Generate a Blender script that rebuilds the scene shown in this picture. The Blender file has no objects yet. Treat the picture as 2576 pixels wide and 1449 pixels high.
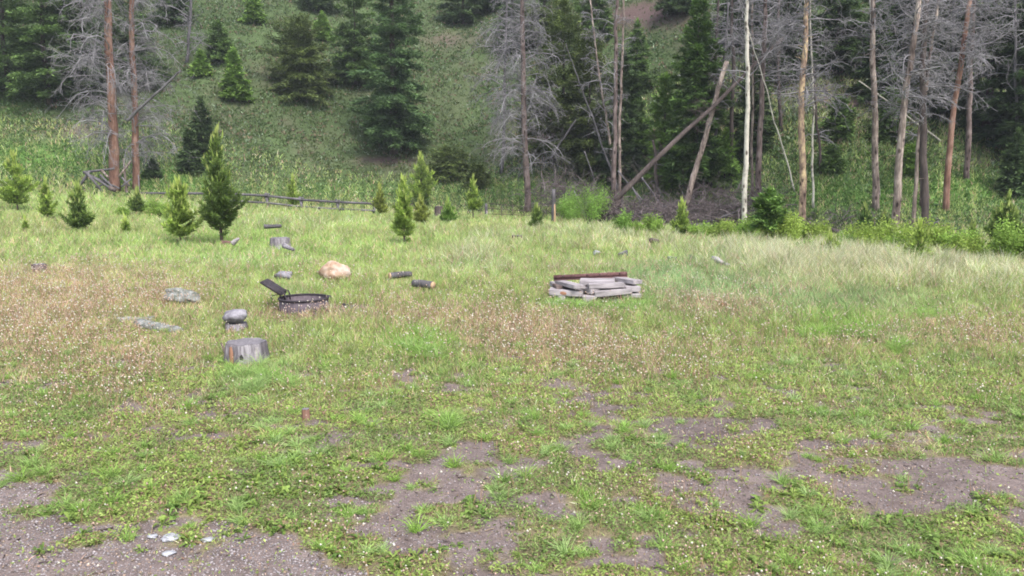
import bpy, math, random
import numpy as np
from mathutils import Vector, Matrix
# ------------------------------------------------------------------ camera, sky, sun, exposure
SC = bpy.context.scene
COL = SC.collection
W0, H0, F = 2576.0, 1449.0, 2022.0        # photograph's frame in working pixels, focal length in them
HOR = 430.0; CH = 1.9
PITCH = math.atan((H0/2-HOR)/F)
cd = bpy.data.cameras.new('camera'); cam = bpy.data.objects.new('camera', cd); COL.objects.link(cam)
cam.location = (0, 0, CH); cam.rotation_euler = (math.pi/2-PITCH, 0, 0)
cd.sensor_width = 36; cd.lens = 36*F/W0; cd.clip_start = .05; cd.clip_end = 1000
SC.camera = cam
w = bpy.data.worlds.new('World'); SC.world = w; w.use_nodes = True
nt = w.node_tree; bg = nt.nodes['Background']
sky = nt.nodes.new('ShaderNodeTexSky'); sky.sky_type = 'NISHITA'; sky.sun_disc = False
SUN_EL, SUN_AZ = math.radians(58), math.radians(150)     # high and behind the camera's right shoulder
sky.sun_elevation = SUN_EL; sky.sun_rotation = SUN_AZ; sky.air_density = 1.0; sky.dust_density = 3.0
hs = nt.nodes.new('ShaderNodeHueSaturation'); hs.inputs['Saturation'].default_value = .62
nt.links.new(sky.outputs[0], hs.inputs['Color']); nt.links.new(hs.outputs[0], bg.inputs[0])
bg.inputs[1].default_value = .15
sl = bpy.data.lights.new('sun', 'SUN'); sl.energy = 1.5; sl.angle = math.radians(16); sl.color = (1, .975, .965)
so = bpy.data.objects.new('sun', sl); COL.objects.link(so)
sd = Vector((math.sin(SUN_AZ)*math.cos(SUN_EL), math.cos(SUN_AZ)*math.cos(SUN_EL), math.sin(SUN_EL)))
so.rotation_euler = sd.to_track_quat('Z', 'Y').to_euler(); so.location = (0, 0, 30)
SC.view_settings.view_transform = 'Standard'; SC.view_settings.look = 'None'
SC.view_settings.exposure = 1.46; SC.view_settings.gamma = 1
SC.render.engine = 'CYCLES'
SC.cycles.max_bounces = 5; SC.cycles.diffuse_bounces = 3; SC.cycles.glossy_bounces = 1
SC.cycles.transmission_bounces = 2; SC.cycles.transparent_max_bounces = 4
SC.cycles.filter_width = 1.8
R = np.random.default_rng(7)
# ------------------------------------------------------------------ noise and terrain
_perm = np.random.default_rng(3).random((256, 256))
def vn(x, y, s=1.0, o=0):
    x = np.asarray(x, float)/s+o*17.3; y = np.asarray(y, float)/s+o*9.7
    xi = np.floor(x).astype(int); yi = np.floor(y).astype(int); fx = x-xi; fy = y-yi
    fx = fx*fx*(3-2*fx); fy = fy*fy*(3-2*fy)
    a = _perm[xi & 255, yi & 255]; b = _perm[(xi+1) & 255, yi & 255]
    c = _perm[xi & 255, (yi+1) & 255]; d = _perm[(xi+1) & 255, (yi+1) & 255]
    return (a*(1-fx)+b*fx)*(1-fy)+(c*(1-fx)+d*fx)*fy
def fbm(x, y, s=1.0, o=0, n=4):
    t = 0; a = .5; q = 0
    for k in range(n):
        t = t+a*vn(x, y, s/2**k, o+k*3); q += a; a *= .55
    return t/q
def sst(a, b, x):
    t = np.clip((x-a)/(b-a), 0, 1); return t*t*(3-2*t)
TOE = [(-900, 42, 470), (-200, 42, 470), (0, 42, 474), (300, 42, 482), (670, 45, 520), (1000, 46, 532), (1325, 44, 542),
       (1700, 38, 574), (2000, 33, 590), (2240, 30, 604), (2576, 30, 615), (3400, 30, 620)]
TX = np.array([(u-1288)/F*D for u, D, v in TOE]); TD = np.array([D for u, D, v in TOE], float)
TZ = np.array([CH-D*(v-HOR)/F for u, D, v in TOE])
def ht(x, y):
    x = np.asarray(x, float); y = np.asarray(y, float)
    D = sum(np.interp(x+k, TX, TD) for k in (-3, -1.5, 0, 1.5, 3))/5
    Z = sum(np.interp(x+k, TX, TZ) for k in (-3, -1.5, 0, 1.5, 3))/5
    u = np.clip((y-11)/(D-11), 0, 1)
    z = Z*u**1.3
    t = np.maximum(y-D, 0)
    z = z+.64*(np.sqrt(t*t+25)-5)
    z = z+(vn(x, y, 1.7)-.5)*.05*sst(2, 9, y)+(vn(x, y, 7., 2)-.5)*.10*sst(12, 25, y)
    z = z+(fbm(x, y, 6., 5)-.5)*1.3*sst(3, 14, t)
    z = z+(vn(x, y, .35, 6)-.5)*.018*(1-sst(9, 14, y))
    return z
def ray(px, py):
    a = (px-W0/2)/F; b = (H0/2-py)/F; c, s = math.cos(PITCH), math.sin(PITCH)
    return np.array([a, c+b*s, -s+b*c])
def G(px, py):
    d = ray(px, py); d = d/d[1]
    ys = np.concatenate([np.arange(1, 20, .02), np.arange(20, 160, .05)])
    hz = CH+d[2]*ys-ht(d[0]*ys, ys)
    k = np.argmax(hz < 0) if (hz < 0).any() else len(ys)-1
    y = ys[k]; return Vector((d[0]*y, y, float(ht(d[0]*y, y))))
def pix(px, py, Y):
    d = ray(px, py); return Vector((d[0]/d[1]*Y, Y, CH+d[2]/d[1]*Y))
def onY(px, Y):
    x = (px-W0/2)/F*Y*1.01
    return Vector((x, Y, float(ht(x, Y))))
def proj(x, y, z):
    c, s = math.cos(PITCH), math.sin(PITCH); zz = z-CH
    dep = y*c-zz*s; up = y*s+zz*c
    dep = np.maximum(dep, .1)
    return W0/2+F*x/dep, H0/2-F*up/dep
def ppm(P):    # pixels per metre there
    return F/P[1]
# ------------------------------------------------------------------ meshes and tags
def tag(o, label=None, cat=None, group=None, kind=None):
    if label: o['label'] = label
    if cat: o['category'] = cat
    if group: o['group'] = group
    if kind: o['kind'] = kind
    return o
def empty(name, loc, label, cat, group=None, rz=0):
    o = bpy.data.objects.new(name, None); COL.objects.link(o); o.location = loc; o.rotation_euler = (0, 0, rz)
    o.empty_display_size = .3
    return tag(o, label, cat, group)
def mk(name, V, polys, mat, parent=None, cols=None, smooth=False, loc=None):
    V = np.asarray(V, np.float32).reshape(-1, 3)
    me = bpy.data.meshes.new(name)
    me.vertices.add(len(V)); me.vertices.foreach_set('co', V.ravel())
    polys = [np.asarray(p, np.int32) for p in polys if len(p)]
    nl = sum(p.size for p in polys); nf = sum(len(p) for p in polys)
    me.loops.add(nl); me.polygons.add(nf)
    me.loops.foreach_set('vertex_index', np.concatenate([p.ravel() for p in polys]))
    tot = np.concatenate([np.full(len(p), p.shape[1], np.int32) for p in polys])
    st = np.concatenate([[0], np.cumsum(tot)[:-1]]).astype(np.int32)
    me.polygons.foreach_set('loop_start', st); me.polygons.foreach_set('loop_total', tot)
    if smooth: me.polygons.foreach_set('use_smooth', np.ones(nf, bool))
    me.update(calc_edges=True)
    if cols is not None:
        at = me.color_attributes.new('Col', 'FLOAT_COLOR', 'POINT')
        c = np.ones((len(V), 4), np.float32); c[:, :3] = cols; at.data.foreach_set('color', c.ravel())
    me.materials.append(mat)
    o = bpy.data.objects.new(name, me); COL.objects.link(o)
    if parent: o.parent = parent
    if loc is not None: o.location = loc
    return o
class MB:
    def __init__(s): s.V = []; s.P = {}; s.n = 0
    def add(s, V, polys):
        V = np.asarray(V, float).reshape(-1, 3)
        for p in polys:
            p = np.asarray(p)
            if len(p): s.P.setdefault(p.shape[1], []).append(p+s.n)
        s.V.append(V); s.n += len(V); return s
    def build(s, name, mat, parent=None, **k):
        return mk(name, np.concatenate(s.V), [np.concatenate(v) for v in s.P.values()], mat, parent, **k)
def norm(v):
    return v/np.maximum(np.linalg.norm(v, axis=-1, keepdims=True), 1e-9)
def tubes(P, r, k=3, cap=False, lump=0):
    """P (N,S,3), r (N,S)"""
    P = np.asarray(P, float); r = np.asarray(r, float); N, S, _ = P.shape
    T = np.empty_like(P); T[:, 1:-1] = P[:, 2:]-P[:, :-2]; T[:, 0] = P[:, 1]-P[:, 0]; T[:, -1] = P[:, -1]-P[:, -2]
    T = norm(T); ref = np.where(np.abs(T[:, :1, 2:3]) > .9, [[[1., .03, 0]]], [[[0, .03, 1.]]])
    U = norm(np.cross(T, np.broadcast_to(ref, T.shape))); Wv = np.cross(T, U)
    a = np.arange(k)*2*math.pi/k
    rr = r[:, :, None, None]*np.ones((1, 1, k, 1))
    if lump: rr = rr*(1+lump*(R.random(rr.shape)-.5))
    V = P[:, :, None]+rr*(U[:, :, None]*np.cos(a)[None, None, :, None]+Wv[:, :, None]*np.sin(a)[None, None, :, None])
    idx = np.arange(N*S*k).reshape(N, S, k); i0 = idx[:, :-1]; i1 = idx[:, 1:]
    q = np.stack([i0, np.roll(i0, -1, 2), np.roll(i1, -1, 2), i1], -1).reshape(-1, 4)
    V = V.reshape(-1, 3); pol = [q]
    if cap:
        c = np.concatenate([P[:, 0], P[:, -1]]); b = len(V); V = np.concatenate([V, c])
        for n in range(N):
            a0 = idx[n, 0]; a1 = idx[n, -1]
            pol.append(np.stack([np.roll(a0, -1), a0, np.full(k, b+n)], -1)); pol.append(np.stack([a1, np.roll(a1, -1), np.full(k, b+N+n)], -1))
        pol = [q, np.concatenate(pol[1:])]
    return V, pol
def blades(P, D, L, Wd, bend, col, seg=1):
    """tapered curved blades: P base, D unit direction, L length, Wd width, bend tip offset vector; 5 verts quad+tri"""
    N = len(P); side = norm(np.cross(D, R.normal(size=(N, 3))))*Wd[:, None]*.5
    m = P+D*(L*.55)[:, None]+bend*.3; t = P+D*L[:, None]+bend
    V = np.stack([P-side, P+side, m+side*.8, m-side*.8, t], 1).reshape(-1, 3)
    b = np.arange(N)*5
    return V, [np.stack([b, b+1, b+2, b+3], -1), np.stack([b+3, b+2, b+4], -1)], np.repeat(col, 5, 0)
def diamonds(P, D, L, Wd, nrm, col):
    N = len(P); s = norm(np.cross(D, nrm))*Wd[:, None]*.5; c = P+D*(L*.45)[:, None]
    V = np.stack([P, c+s, P+D*L[:, None], c-s], 1).reshape(-1, 3); b = np.arange(N)*4
    return V, [np.stack([b, b+1, b+2, b+3], -1)], np.repeat(col, 4, 0)
# ------------------------------------------------------------------ materials
def nodes(name, rough=.9, spec=.2):
    m = bpy.data.materials.new(name); m.use_nodes = True; t = m.node_tree; b = t.nodes['Principled BSDF']
    b.inputs['Roughness'].default_value = rough; b.inputs['Specular IOR Level'].default_value = spec
    return m, t, b
def noise(t, scale, vec=None, detail=6, rough=.6):
    n = t.nodes.new('ShaderNodeTexNoise'); n.inputs['Scale'].default_value = scale
    n.inputs['Detail'].default_value = detail; n.inputs['Roughness'].default_value = rough
    if vec: t.links.new(vec, n.inputs['Vector'])
    return n
def mapping(t, scale):
    tc = t.nodes.new('ShaderNodeTexCoord'); mp = t.nodes.new('ShaderNodeMapping'); mp.inputs['Scale'].default_value = scale
    t.links.new(tc.outputs['Object'], mp.inputs[0]); return mp.outputs[0]
def ramp(t, fac, stops):
    r = t.nodes.new('ShaderNodeValToRGB'); e = r.color_ramp.elements
    while len(e) < len(stops): e.new(.5)
    for k, (p, c) in enumerate(stops): e[k].position = p; e[k].color = (*c, 1)
    t.links.new(fac, r.inputs[0]); return r.outputs[0]
def bump(t, b, h, s, d):
    n = t.nodes.new('ShaderNodeBump'); n.inputs['Strength'].default_value = s; n.inputs['Distance'].default_value = d
    t.links.new(h, n.inputs['Height']); t.links.new(n.outputs[0], b.inputs['Normal'])
def leafmat(name, trans=.35, rough=.6):
    m = bpy.data.materials.new(name); m.use_nodes = True; t = m.node_tree; t.nodes.clear()
    o = t.nodes.new('ShaderNodeOutputMaterial'); a = t.nodes.new('ShaderNodeVertexColor'); a.layer_name = 'Col'
    n = noise(t, 9., None, 2); mx = t.nodes.new('ShaderNodeMix'); mx.data_type = 'RGBA'; mx.blend_type = 'MULTIPLY'; mx.inputs[0].default_value = .3
    t.links.new(a.outputs[0], mx.inputs[6]); t.links.new(n.outputs[0], mx.inputs[7])
    d = t.nodes.new('ShaderNodeBsdfPrincipled'); d.inputs['Roughness'].default_value = rough; d.inputs['Specular IOR Level'].default_value = .25
    tr = t.nodes.new('ShaderNodeBsdfTranslucent'); ms = t.nodes.new('ShaderNodeMixShader'); ms.inputs[0].default_value = trans
    t.links.new(mx.outputs[2], d.inputs['Base Color']); t.links.new(mx.outputs[2], tr.inputs[0])
    t.links.new(d.outputs[0], ms.inputs[1]); t.links.new(tr.outputs[0], ms.inputs[2]); t.links.new(ms.outputs[0], o.inputs[0])
    return m
def barkmat(name, c1, c2, c3, sc=(14, 14, 2.5), knots=True, bs=.5):
    m, t, b = nodes(name, .92)
    v = mapping(t, sc); n = noise(t, 1., v, 8, .7); n2 = noise(t, 1.3, mapping(t, (1.5, 1.5, .8)), 3)
    ad = t.nodes.new('ShaderNodeMath'); ad.operation = 'ADD'; ml = t.nodes.new('ShaderNodeMath'); ml.operation = 'MULTIPLY'; ml.inputs[1].default_value = .5
    t.links.new(n.outputs[0], ad.inputs[0]); t.links.new(n2.outputs[0], ad.inputs[1]); t.links.new(ad.outputs[0], ml.inputs[0])
    c = ramp(t, ml.outputs[0], [(.36, c1), (.5, c2), (.62, c3)])
    if knots:
        vo = t.nodes.new('ShaderNodeTexVoronoi'); vo.inputs['Scale'].default_value = 1.; t.links.new(mapping(t, (5, 5, 2.6)), vo.inputs['Vector'])
        k = ramp(t, vo.outputs['Distance'], [(.17, (.22, .19, .18)), (.30, (1, 1, 1))])
        mx = t.nodes.new('ShaderNodeMix'); mx.data_type = 'RGBA'; mx.blend_type = 'MULTIPLY'; mx.inputs[0].default_value = 1
        t.links.new(c, mx.inputs[6]); t.links.new(k, mx.inputs[7]); c = mx.outputs[2]
    t.links.new(c, b.inputs['Base Color']); bump(t, b, n.outputs[0], bs, .03)
    return m
M = {}
M['leaf'] = leafmat('leaf_blades', .4); M['needle'] = leafmat('needles', .2); M['stem'] = leafmat('dry_stems', .15)
M['red'] = barkmat('bark_red', (.08, .042, .032), (.20, .11, .08), (.33, .22, .17), knots=False)
M['brown'] = barkmat('bark_brown', (.04, .03, .027), (.12, .088, .08), (.25, .2, .185))
M['dark'] = barkmat('bark_dark', (.04, .032, .03), (.075, .058, .053), (.12, .095, .085), knots=False)
M['tan'] = barkmat('bark_tan', (.05, .036, .03), (.19, .148, .127), (.44, .365, .31))
M['patch'] = barkmat('bark_patchy', (.10, .07, .055), (.29, .2, .145), (.68, .52, .3), sc=(10, 10, 4))
M['white'] = barkmat('bark_white', (.14, .125, .11), (.44, .41, .35), (.54, .50, .43), sc=(7, 7, 5))
M['grey'] = barkmat('weathered_grey', (.05, .045, .048), (.095, .088, .092), (.18, .168, .175), sc=(30, 30, 4), knots=False)
M['twig'] = barkmat('dead_twigs', (.11, .102, .106), (.195, .184, .19), (.32, .305, .315), sc=(1.2, 1.2, 1.2), knots=False, bs=0)
M['twigd'] = barkmat('brown_twigs', (.06, .045, .045), (.115, .092, .092), (.2, .17, .17), sc=(3, 3, 3), knots=False, bs=0)
M['stumpside'] = barkmat('stump_sides', (.03, .026, .03), (.16, .142, .152), (.36, .335, .35), sc=(34, 34, 2.2), knots=False, bs=1.)
M['stumptop'] = barkmat('stump_top', (.09, .085, .09), (.17, .155, .165), (.25, .23, .24), sc=(40, 40, 40), knots=False)
M['rot'] = barkmat('red_rot', (.12, .06, .04), (.26, .13, .08), (.36, .2, .13), sc=(30, 30, 4), knots=False)
M['plank'] = barkmat('grey_planks', (.12, .105, .105), (.28, .25, .252), (.38, .345, .35), sc=(5, 40, 40), knots=False, bs=.3)
M['sawn'] = barkmat('fresh_wood', (.28, .18, .10), (.40, .27, .16), (.5, .36, .23), sc=(20, 20, 3), knots=False)
def rockmat(name, c1, c2, c3, sc=6):
    m, t, b = nodes(name, .9); n = noise(t, 1., mapping(t, (sc,)*3), 9, .65)
    t.links.new(ramp(t, n.outputs[0], [(.35, c1), (.5, c2), (.65, c3)]), b.inputs['Base Color']); bump(t, b, n.outputs[0], .6, .04); return m
M['rock'] = rockmat('grey_rock', (.12, .112, .125), (.20, .188, .205), (.28, .265, .285), 9)
M['tanrock'] = rockmat('tan_rock', (.22, .13, .075), (.36, .26, .19), (.44, .36, .31), 5)
M['lichen'] = rockmat('lichen_rock', (.08, .09, .07), (.17, .175, .155), (.30, .30, .295), 13)
M['chalk'] = rockmat('pale_limestone', (.22, .22, .23), (.32, .32, .34), (.42, .42, .44), 14)
M['char'] = rockmat('charred_bits', (.02, .018, .02), (.045, .04, .042), (.09, .08, .085), 20)
def metal(name, c1, c2, metallic=.3, rough=.75):
    m, t, b = nodes(name, rough, .3); n = noise(t, 1., mapping(t, (22,)*3), 8, .7); b.inputs['Metallic'].default_value = metallic
    t.links.new(ramp(t, n.outputs[0], [(.38, c1), (.62, c2)]), b.inputs['Base Color']); bump(t, b, n.outputs[0], .15, .01); return m
M['steel'] = metal('fire_steel', (.03, .025, .029), (.06, .05, .057))
M['ringsteel'] = metal('ring_steel', (.07, .055, .063), (.12, .095, .108), .1)
M['rust'] = metal('rusty_iron', (.085, .042, .04), (.16, .085, .08), .1, .9)
M['ash'] = rockmat('ash', (.05, .04, .038), (.10, .08, .075), (.15, .125, .12), 14)
# ------------------------------------------------------------------ what grows where (ground maps)
def blob(u, v, L):
    t = 0
    for (a, b, ra, rb, s) in L:
        t = t+s*np.exp(-(((u-a)/ra)**2+((v-b)/rb)**2)*.9)
    return t
BARE = [(150, 1420, 430, 130, 1.3), (0, 1255, 190, 75, 1.0), (560, 1440, 260, 60, 1.0), (60, 1165, 110, 26, .8), (340, 1150, 80, 26, .6),
        (1130, 1130, 110, 40, .5), (1240, 1085, 90, 22, .6), (1650, 1185, 230, 45, .75), (1480, 1110, 60, 40, .4), (1760, 1130, 60, 20, .5),
        (2300, 1215, 270, 62, 1.15), (2480, 1180, 160, 60, 1.0), (2050, 1160, 140, 16, .5), (2480, 1290, 120, 50, .7), (2130, 1290, 160, 40, .7),
        (1130, 1400, 110, 45, .65), (1260, 1250, 200, 30, .4), (1000, 1250, 60, 30, .4), (1450, 1340, 120, 40, .55), (720, 1290, 70, 30, .8),
        (1880, 1350, 80, 30, .5), (1650, 1440, 80, 30, .5), (2080, 990, 170, 15, 1.0), (1860, 945, 110, 14, .8), (2480, 985, 130, 16, .95),
        (2260, 1005, 120, 10, .6), (2400, 940, 80, 8, .7), (1900, 845, 80, 8, .7), (2140, 862, 60, 6, .4), (1600, 975, 170, 10, .6), (1430, 850, 30, 5, .6),
        (1740, 965, 70, 10, .7), (2390, 1110, 40, 20, .6), (870, 778, 60, 10, .9), (330, 1060, 60, 14, .4), (900, 1330, 60, 30, .5),
        (2100, 930, 120, 8, .5), (1840, 1010, 50, 8, .4), (1540, 1025, 90, 9, .4), (100, 1100, 60, 14, .3), (740, 1130, 70, 12, .25)]
LUSH = [(560, 1225, 330, 75, .9), (900, 1190, 160, 60, .5), (240, 1275, 80, 40, .6), (880, 1360, 150, 50, .6), (1580, 1185, 60, 24, .9), (1135, 1080, 50, 20, .9),
        (2090, 1290, 50, 26, .9), (1990, 1235, 90, 36, .9), (2400, 1390, 220, 60, .7), (1850, 1390, 110, 50, .7), (1400, 1400, 130, 50, .6), (1800, 1310, 80, 40, .6),
        (2510, 1275, 80, 26, .8), (1250, 1290, 90, 34, .6), (90, 1400, 70, 26, .8), (370, 1385, 60, 18, .8), (1050, 1380, 50, 22, .6), (2270, 1330, 60, 30, .6),
        (1740, 1215, 60, 24, .5), (2440, 1240, 60, 12, .6), (2290, 1245, 40, 10, .5), (1000, 1430, 60, 22, .6), (1750, 960, 60, 8, .3), (580, 1340, 50, 20, .5), (30, 1285, 60, 12, .9),
        (350, 1340, 60, 10, .5), (1640, 1290, 60, 30, .5)]
DRY = [(130, 760, 300, 85, 1.), (60, 880, 260, 70, .8), (330, 930, 220, 60, .5), (1290, 835, 190, 50, 1.25), (1440, 900, 150, 36, 1.1), (2450, 855, 190, 40, .8),
       (760, 795, 150, 18, .7), (1800, 775, 110, 22, .6), (1040, 800, 120, 22, .5), (1740, 960, 80, 22, .6), (1000, 760, 90, 14, .4), (260, 1000, 160, 40, .4), (450, 745, 90, 30, .5),
       (1900, 870, 240, 40, .35), (1650, 930, 200, 50, .35), (2200, 880, 120, 30, .3)]
PALE = [(2100, 670, 260, 38, 1.), (2400, 700, 180, 34, .7), (1200, 650, 90, 40, .4), (1640, 620, 220, 30, .35), (2300, 640, 150, 30, .7), (1900, 650, 110, 34, .5), (2540, 720, 80, 40, .4), (700, 560, 200, 30, .25), (1450, 590, 260, 24, .3)]
BLUE = [(1750, 730, 260, 55, 1.), (2150, 760, 260, 45, .8), (620, 660, 160, 30, .5), (680, 950, 160, 60, .5), (1180, 670, 120, 30, .6), (1650, 690, 100, 30, .6), (2260, 865, 35, 20, .9), (730, 740, 80, 24, .5)]
VIVID = [(1060, 855, 85, 40, 1.), (2130, 820, 130, 32, .9), (640, 600, 400, 30, .35), (1590, 770, 30, 16, .9), (1440, 770, 50, 12, .5), (700, 660, 500, 60, .3)]
HILLBARE = [(160, 335, 140, 26, 1.1), (1150, 95, 130, 26, .6), (2130, 250, 130, 45, 1.), (1620, 40, 120, 34, 1.), (1420, 370, 80, 60, .9), (2350, 330, 60, 30, .5), (960, 402, 90, 10, .8),
            (1090, 420, 60, 16, .4), (2500, 400, 80, 26, .6), (2480, 350, 90, 30, .6), (700, 215, 90, 10, .3), (1400, 300, 90, 40, .7), (620, 340, 90, 16, .25)]
HILLGREEN = [(100, 400, 200, 50, 1.), (400, 460, 120, 40, 1.2), (2150, 500, 500, 50, .9), (900, 480, 500, 26, .6), (2200, 400, 200, 60, .4), (20, 200, 60, 120, .6), (1450, 480, 180, 40, .6), (2440, 470, 120, 30, .6)]
def toeD(x): return np.interp(x, TX, TD)
FIRE = np.array([-2.91, 11.09]); PILE = onY(1500, 11.65)-Vector((0, 0, .03))
def bare_at(x, y, u, v):
    b = blob(u+(vn(x, y, .5, 11)-.5)*70, v+(vn(x, y, .5, 12)-.5)*26, BARE)-blob(u, v, LUSH)+.30*sst(900, 1250, v)*sst(200, 900, u)
    b = b*.62+.02*sst(950, 1150, v)+((fbm(x, y*1.5, .7, 20, 3)-.5)*1.3+(fbm(x, y*1.3, .24, 24, 3)-.5)*2.9)*sst(780, 1000, v)
    return b
def soilcol(x, y, u, v):
    n = x.size
    D = toeD(x); hill = sst(0, 3, y-D)[:, None]
    dirt = np.array([.150, .120, .110])*(0.7+.6*fbm(x, y, .9, 4, 3))[:, None]
    b = bare_at(x, y, u, v)
    tha = np.array([.17, .145, .085])*(0.7+.6*fbm(x, y, .4, 8))[:, None]
    far = sst(9, 22, y)[:, None]
    tha = tha*(1-far)+np.array([.14, .19, .05])*far
    c = dirt+(tha-dirt)*sst(.75, .35, b)[:, None] if False else dirt*(1-sst(.25, .6, .9-b)[:, None])+tha*sst(.25, .6, .9-b)[:, None]
    hg = np.array([.062, .092, .036])*(0.7+.6*fbm(x, y, 2., 9))[:, None]
    hb = np.array([.11, .076, .07])
    k = np.clip(blob(u, v, HILLBARE)+(fbm(x, y, 2.5, 31)-.5)*1.1, 0, 1)[:, None]
    g = np.clip(blob(u, v, HILLGREEN), 0, 1)[:, None]
    h = hg*(1-k)+hb*k; h = h*(1-g)+np.array([.1, .19, .045])*g
    c = c*(1-hill)+h*hill
    # trodden ash and charcoal round the fire ring
    a = np.exp(-(((x-FIRE[0]-.25)/.62)**2+((y-FIRE[1]+.05)/.42)**2)**1.5)[:, None]
    return c*(1-a*.8)+np.array([.12, .1, .105])*a*.8
# ------------------------------------------------------------------ ground sheet
ys = np.concatenate([np.linspace(-60, 1, 20)[:-1], np.exp(np.linspace(0, math.log(230), 760))])
nc = 560; sx = np.linspace(-1, 1, nc); sx = np.sign(sx)*np.abs(sx)**1.15
wd = 14+1.0*np.maximum(ys, 0)
GX = (wd[:, None]*sx[None]).ravel(); GY = np.repeat(ys, nc); GZ = ht(GX, GY)
pu, pv = proj(GX, np.maximum(GY, 2.5), GZ)
ii = np.arange(len(ys)*nc).reshape(len(ys), nc)
q = np.stack([ii[:-1, :-1], ii[:-1, 1:], ii[1:, 1:], ii[1:, :-1]], -1).reshape(-1, 4)
m, t, b = nodes('soil_and_thatch', .95, .1)
vc = t.nodes.new('ShaderNodeVertexColor'); vc.layer_name = 'Col'
n1 = noise(t, 1., mapping(t, (60, 60, 60)), 6, .7); n2 = noise(t, 1., mapping(t, (7, 7, 7)), 5, .6)
vo = t.nodes.new('ShaderNodeTexVoronoi'); vo.inputs['Scale'].default_value = 1; t.links.new(mapping(t, (75, 75, 75)), vo.inputs['Vector'])
g1 = ramp(t, n1.outputs[0], [(.3, (.6, .58, .58)), (.5, (1, 1, 1)), (.7, (1.35, 1.32, 1.3))])
g2 = ramp(t, n2.outputs[0], [(.3, (.72, .7, .7)), (.65, (1.2, 1.2, 1.2))])
g3 = ramp(t, vo.outputs['Distance'], [(.12, (1.3, 1.28, 1.3)), (.45, (.9, .9, .9))])
prev = vc.outputs[0]
for g in (g1, g2, g3):
    mx = t.nodes.new('ShaderNodeMix'); mx.data_type = 'RGBA'; mx.blend_type = 'MULTIPLY'; mx.inputs[0].default_value = 1
    t.links.new(prev, mx.inputs[6]); t.links.new(g, mx.inputs[7]); prev = mx.outputs[2]
t.links.new(prev, b.inputs['Base Color']); bump(t, b, n1.outputs[0], .7, .012)
gr = mk('ground', np.stack([GX, GY, GZ], 1), [q], m, cols=soilcol(GX, GY, pu, pv), smooth=True)
tag(gr, kind='structure')
# ------------------------------------------------------------------ grass, weeds, seed heads, gravel
def scatter(n, y0, y1, p=2.0, margin=2.0):
    """random ground points in the wedge before the camera; p sets how the density falls with distance"""
    e = R.random(n)
    if abs(p-2) < 1e-6: y = y0*(y1/y0)**e
    else: y = (y0**(2-p)+e*(y1**(2-p)-y0**(2-p)))**(1/(2-p))
    x = (R.random(n)*2-1)*(.68*y+margin)
    return x, y
def clear(x, y):
    k = np.ones(len(x), bool)
    k &= (x-FIRE[0])**2+(y-FIRE[1])**2 > .36**2
    k &= ~((np.abs(x-PILE[0]) < .6) & (np.abs(y-PILE[1]-.22) < .26))
    a = G(868, 774); k &= ((x-a[0])/.30)**2+((y-a[1])/.16)**2+(vn(x, y, .08, 77)-.5)*1.2 > 1
    return k
_l = lambda u_, v_: tuple(G(u_, v_)[:2])
LOW = [(FIRE[0], FIRE[1]-.75, .55, .5, .62), (PILE[0], PILE[1]-.45, .75, .35, .35), (*_l(622, 915), .35, .35, .5), (*_l(595, 845), .3, .3, .5), (*_l(843, 718), .4, .5, .4), (*_l(370, 840), .6, .5, .6), (*_l(458, 775), .4, .4, .4), (*_l(716, 715), .3, .4, .5), (*_l(1020, 720), .6, .6, .3)]
C = lambda *a: np.array(a, float)
def mixc(c, d, k): return c*(1-k[:, None])+d*k[:, None]
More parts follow.
